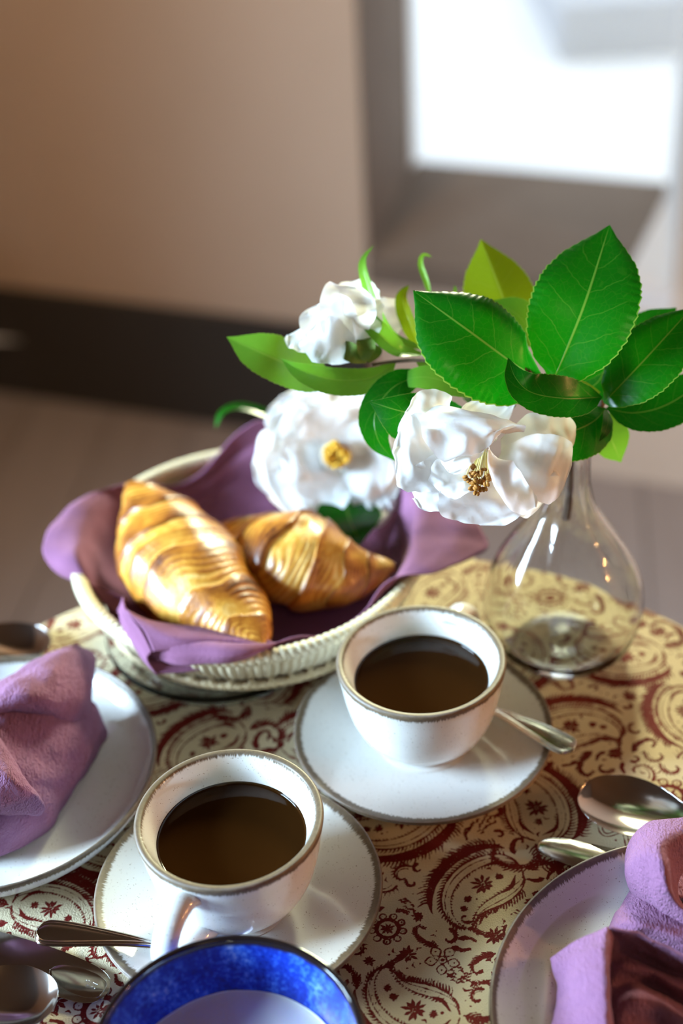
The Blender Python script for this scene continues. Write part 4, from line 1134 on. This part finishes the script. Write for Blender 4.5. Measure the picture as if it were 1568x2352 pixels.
LEAF = [
    # base .. tip (px, py, depth), half width, facing
    dict(pts=[(1247, 872, .826), (1180, 835, .814), (1070, 755, .806), (948, 667, .818)], w=126, n=(-.10, .38, .95), fold=.06, curl=.14, serr=.030, wl=1.06, wr=.84),
    dict(pts=[(1262, 880, .826), (1285, 840, .820), (1345, 690, .815), (1400, 516, .832)], w=124, n=(-.25, .10, 1), fold=.12, curl=.08, serr=.030),
    dict(pts=[(1330, 880, .845), (1405, 790, .845), (1437, 700, .848), (1440, 612, .852)], w=34, n=(.3, .1, 1), fold=.1, serr=.03),
    dict(pts=[(1195, 800, .880), (1155, 685, .880), (1104, 549, .890)], w=84, n=(.1, .1, 1), fold=-.25, serr=.03, mat='leaf_olive'),
    dict(pts=[(1245, 800, .870), (1190, 725, .868), (1125, 690, .872)], w=46, n=(.1, .3, .9), serr=.03, mat='leaf_young'),
    dict(pts=[(1386, 925, .832), (1410, 900, .826), (1490, 815, .820), (1592, 703, .828)], w=82, n=(-.25, .30, .95), fold=.10, curl=.08, serr=.030, wl=.92, wr=1.05),
    dict(pts=[(1420, 850, .868), (1480, 770, .866), (1553, 706, .870)], w=54, n=(-.2, .4, .9), fold=.1, serr=.03),
    dict(pts=[(1392, 938, .842), (1460, 948, .842), (1540, 925, .844), (1650, 850, .848)], w=62, n=(-.1, .45, .9), fold=.06, serr=.025),
    dict(pts=[(1385, 945, .862), (1396, 985, .860), (1408, 1020, .860), (1426, 1062, .864)], w=46, n=(.1, .1, 1), serr=.02, mat='leaf_young'),
    dict(pts=[(1392, 938, .838), (1362, 968, .828), (1310, 992, .822), (1205, 1025, .824)], w=70, n=(.05, .2, 1), fold=-.05, cup=-.15, serr=.022),
    dict(pts=[(1392, 940, .836), (1396, 965, .828), (1390, 990, .824), (1375, 1015, .824)], w=15, n=(.4, .1, .9), serr=.02, mat='leaf'),
    dict(pts=[(1382, 912, .826), (1300, 915, .810), (1222, 902, .804), (1184, 868, .804), (1166, 821, .810)], w=52, n=(.0, .20, 1), fold=.18, serr=.032, wl=.95),
    dict(pts=[(1378, 900, .836), (1330, 890, .822), (1290, 900, .814), (1245, 915, .812)], w=26, n=(.2, .5, .8), mat='leaf_olive'),
    dict(pts=[(1095, 968, .834), (1005, 957, .822), (925, 945, .816), (847, 922, .822)], w=66, n=(-.10, .15, 1), cup=-.30, serr=.026, wl=1.22, wr=.82),
    dict(pts=[(985, 856, .850), (905, 888, .842), (862, 948, .840), (868, 1010, .840), (908, 1060, .846)], w=40, n=(-.25, .15, 1), fold=.08, serr=.02),
    dict(pts=[(1125, 905, .842), (1040, 880, .840), (965, 866, .842), (893, 885, .85)], w=34, n=(0, .4, .95), serr=.02, mat='leaf_young'),
    dict(pts=[(1060, 905, .86), (1090, 915, .856), (1150, 925, .852), (1200, 905, .85)], w=30, n=(0, .7, .7)),
    # left spur
    dict(pts=[(770, 884, .868), (700, 855, .862), (610, 815, .856), (520, 774, .864)], w=60, n=(-.05, .40, .92), fold=.10, serr=.03, mat='leaf_young'),
    dict(pts=[(908, 834, .858), (850, 868, .850), (770, 872, .845), (695, 852, .846), (643, 823, .852)], w=38, n=(0, .35, .95), fold=.18, serr=.025, mat='leaf_young', wl=1.15, wr=.75),
    dict(pts=[(968, 815, .858), (915, 805, .850), (870, 765, .848), (838, 725, .852), (822, 686, .858)], w=24, n=(-.3, .5, .8), fold=.4, serr=.02, mat='leaf_young', prof='thin'),
    dict(pts=[(968, 800, .866), (905, 775, .862), (868, 720, .862), (842, 650, .866), (834, 600, .870), (858, 563, .876)], w=15, n=(-.6, .2, .7), fold=.3, mat='leaf_young', prof='thin'),
    dict(pts=[(962, 800, .872), (942, 745, .872), (925, 690, .876), (938, 655, .880)], w=19, n=(-.5, .1, .8), fold=.6, mat='leaf_olive', prof='thin'),
    dict(pts=[(990, 690, .884), (980, 650, .886), (967, 610, .888), (972, 588, .888), (992, 590, .890)], w=7, n=(-.3, .3, .9), fold=.8, mat='leaf_young', prof='thin'),
    dict(pts=[(1050, 700, .884), (1046, 680, .886), (1044, 655, .888)], w=5, n=(-.3, .3, .9), mat='leaf_young', prof='thin'),
    dict(pts=[(1000, 858, .852), (980, 845, .85), (955, 832, .85)], w=14, n=(0, .6, .8), mat='leaf_young'),
    dict(pts=[(1310, 910, .85), (1370, 880, .852), (1395, 830, .856)], w=50, n=(0, .3, .9), serr=.02),
]
for i, kw in enumerate(LEAF):
    kw = dict(kw); m_ = kw.pop('mat', 'leaf'); blade(sprig, m_, kw.pop('pts'), kw.pop('w'), seed=i, **kw)

# main flower: petals set one by one round a nodding centre
FB = at(1112, 1030, .815)
fl1 = group_part('flower', sprig, FB, 'open white camellia flower with golden stamens, in front of the vase')
PET = [
    dict(pts=[(1130, 1010, .822), (1110, 960, .816), (1085, 917, .812)], w=158, n=(0, .55, .8), cup=-.25, ripple=.03),
    dict(pts=[(1100, 1030, .822), (1020, 1000, .806), (965, 965, .800), (928, 950, .802)], w=88, n=(-.35, .35, .9), cup=-.1, ripple=.04),
    dict(pts=[(1150, 1025, .822), (1225, 1012, .812), (1280, 1022, .812), (1312, 1042, .816)], w=82, n=(.35, .25, .9), cup=.15, ripple=.025),
    dict(pts=[(1100, 1040, .820), (1010, 1040, .802), (950, 1045, .794), (903, 1048, .798)], w=92, n=(-.25, .1, 1), cup=.12, ripple=.05),
    dict(pts=[(1105, 1050, .820), (1040, 1085, .800), (985, 1120, .794), (950, 1145, .798)], w=62, n=(-.25, -.1, 1), ripple=.06, cup=.1),
    dict(pts=[(1150, 1040, .820), (1210, 1060, .806), (1262, 1080, .803), (1300, 1095, .808)], w=80, n=(.25, -.05, 1), cup=.22, ripple=.02),
    dict(pts=[(1140, 1060, .820), (1190, 1100, .810), (1225, 1130, .808), (1248, 1150, .812)], w=66, n=(.2, -.2, 1), cup=.2, ripple=.03),
    dict(pts=[(1115, 1060, .818), (1110, 1110, .796), (1105, 1160, .787), (1102, 1206, .790)], w=104, n=(0, -.15, 1), cup=.08, ripple=.05, rf=2),
    dict(pts=[(1110, 1050, .818), (1060, 1085, .794), (1030, 1110, .786), (1012, 1135, .786)], w=58, n=(-.35, 0, .95), cup=.22, ripple=.05),
    # the hood over the stamens
    dict(pts=[(1115, 1010, .818), (1095, 950, .803), (1085, 955, .786), (1090, 1000, .775), (1105, 1036, .776)], w=120, n=(0, .9, .3), n2=(0, .25, 1), cup=-.14, ripple=.06, rf=2.4),
    # twisted long petal to the right of the stamens
    dict(pts=[(1118, 1022, .806), (1142, 1060, .782), (1165, 1110, .774), (1195, 1145, .774), (1224, 1168, .778)], w=36, n=(.75, .1, .65), n2=(-.2, .2, 1), cup=.4, ripple=.06),
    # small crumpled petal to their left
    dict(pts=[(1112, 1022, .806), (1075, 1030, .784), (1050, 1052, .777), (1030, 1084, .777)], w=38, n=(-.3, .7, .6), n2=(-.4, .2, .9), cup=-.2, ripple=.09),
]
for i, kw in enumerate(PET):
    kw = dict(kw); blade(fl1, 'petal', kw.pop('pts'), kw.pop('w'), prof='petal', name='petal', nt=56, nw=37, seed=40 + i, crumple=.0013, **kw)
stamens(fl1, at(1110, 1035, .800), at(1095, 1108, .776) - at(1110, 1035, .800), .030, .0066, 24, 'anther', .00036, .00165, 2)

# flower seen from the side on the left spur
fl3 = group_part('flower', sprig, at(832, 812, .862), 'white camellia flower seen from the side above the left leaves')
for i, kw in enumerate([
    dict(pts=[(830, 812, .862), (820, 745, .868), (800, 690, .872), (785, 652, .874)], w=70, n=(.1, .2, 1), cup=.30, ripple=.05),
    dict(pts=[(832, 812, .862), (862, 760, .872), (880, 715, .878), (878, 680, .880)], w=52, n=(.3, .2, .9), cup=.2, ripple=.03),
    dict(pts=[(830, 815, .860), (780, 770, .850), (752, 730, .846), (738, 690, .850)], w=66, n=(-.3, .2, .9), cup=.28, ripple=.05),
    dict(pts=[(828, 815, .858), (800, 760, .846), (800, 710, .842), (815, 660, .846)], w=66, n=(0, 0, 1), cup=.25, ripple=.05),
    dict(pts=[(826, 818, .860), (760, 800, .852), (710, 782, .850), (664, 768, .856)], w=40, n=(-.2, .5, .8), cup=.2, ripple=.06),
    dict(pts=[(828, 818, .856), (770, 790, .844), (735, 775, .842), (712, 758, .846)], w=54, n=(-.2, .1, 1), cup=.2, ripple=.05),
    dict(pts=[(835, 815, .856), (838, 770, .848), (842, 725, .848), (838, 680, .854)], w=40, n=(.3, .1, .9), cup=.3, ripple=.08)]):
    kw = dict(kw); blade(fl3, 'petal', kw.pop('pts'), kw.pop('w'), prof='petal', name='petal', nt=36, nw=25, seed=70 + i, crumple=.0012, **kw)
for i, kw in enumerate([dict(pts=[(842, 830, .856), (815, 815, .848), (795, 805, .848), (780, 808, .85)], w=22, n=(-.2, 0, 1)), dict(pts=[(842, 830, .856), (840, 805, .848), (838, 785, .848), (835, 775, .85)], w=22, n=(.2, 0, 1)),
                        dict(pts=[(845, 832, .858), (858, 810, .858), (862, 790, .860)], w=18, n=(.5, 0, .8))]):
    blade(fl3, 'sepal', kw['pts'], kw['w'], kw['n'], 'petal', name='sepal', cup=.3, seed=80 + i)


def rosette_flower(parent, base, axis, rings, seed):
    """whole open flower: rings of (count, opening from the axis in degrees, length, half width)"""
    axis = nrm(axis); x = nrm(np.cross(axis, (0.1, .3, 1.))); y = np.cross(axis, x); r = np.random.default_rng(seed); k = 0
    for ri, (n_, op, L, hw) in enumerate(rings):
        for j in range(n_):
            a = 6.283 * (j + .5 * (ri % 2)) / n_ + r.uniform(-.15, .15); d = x * math.cos(a) + y * math.sin(a); o = math.radians(op + r.uniform(-7, 7)); l = L * r.uniform(.9, 1.08)
            e = axis * math.cos(o) + d * math.sin(o); o2 = math.radians(op + 16 + r.uniform(-8, 8)); e2 = axis * math.cos(o2) + d * math.sin(o2)
            b = base + d * .004; p1 = b + e * l * .4 + axis * l * .06; p2 = b + e * l * .72 + axis * l * .05; p3 = b + e * l * .72 + e2 * l * .30 
            nn = nrm(axis * math.sin(o) - d * math.cos(o))
            blade(parent, 'petal', [b, p1, p2, p3], hw * r.uniform(.9, 1.1), nn, 'petal', cup=.15, ripple=.05, rf=1.8, name='petal', nt=28, nw=19, seed=seed * 31 + k, world=True, crumple=.0012); k += 1


bc = bon(772, 1048, .118)
fl2 = thing('camellia_flower', tuple(bc), 'large open white camellia bloom resting at the back of the bread basket', 'flower')
ax2 = cv(.04, .10, 1.)
rosette_flower(fl2, bc - ax2 * .010, ax2, [(7, 84, .052, .0245), (6, 72, .048, .0225), (5, 58, .037, .0185)], 5)
stamens(fl2, bc - ax2 * .006, ax2, .015, .0085, 80, 'anther_yellow', .0004, .0015, 6)
V, F, _ = lathe([(0, .002), (.005, .0015), (.0075, 0), (.006, -.004), (0, -.006)], 16, 12)
part('receptacle', V @ np.array(Vector(ax2).to_track_quat('Z', 'Y').to_matrix()).T + bc - ax2 * .004, F, MAT['filament'], fl2)
V, F, _ = lathe([(.0072, 0), (.0098, .006), (.0108, .012), (.0112, .0135), (.0102, .0125), (.0090, .006), (.0062, 0)], 24, 18)
zq = Vector(ax2).to_track_quat('Z', 'Y').to_matrix(); V = V @ np.array(zq).T
part('petal_collar', V + bc - ax2 * .006, F, MAT['petal'], fl2, {'t': np.full(len(V), .8), 'u': np.zeros(len(V))})
blade(fl2, 'leaf', [(790, 1130, 1.000), (800, 1185, .985), (815, 1220, .972), (828, 1252, .966)], 78, (.1, .2, .9), seed=91, serr=.02)
blade(fl2, 'leaf', [(660, 980, 1.025), (600, 948, 1.025), (545, 936, 1.025), (510, 950, 1.025), (494, 985, 1.025)], 15, (-.2, .7, .6), 'thin', fold=.3, seed=92)
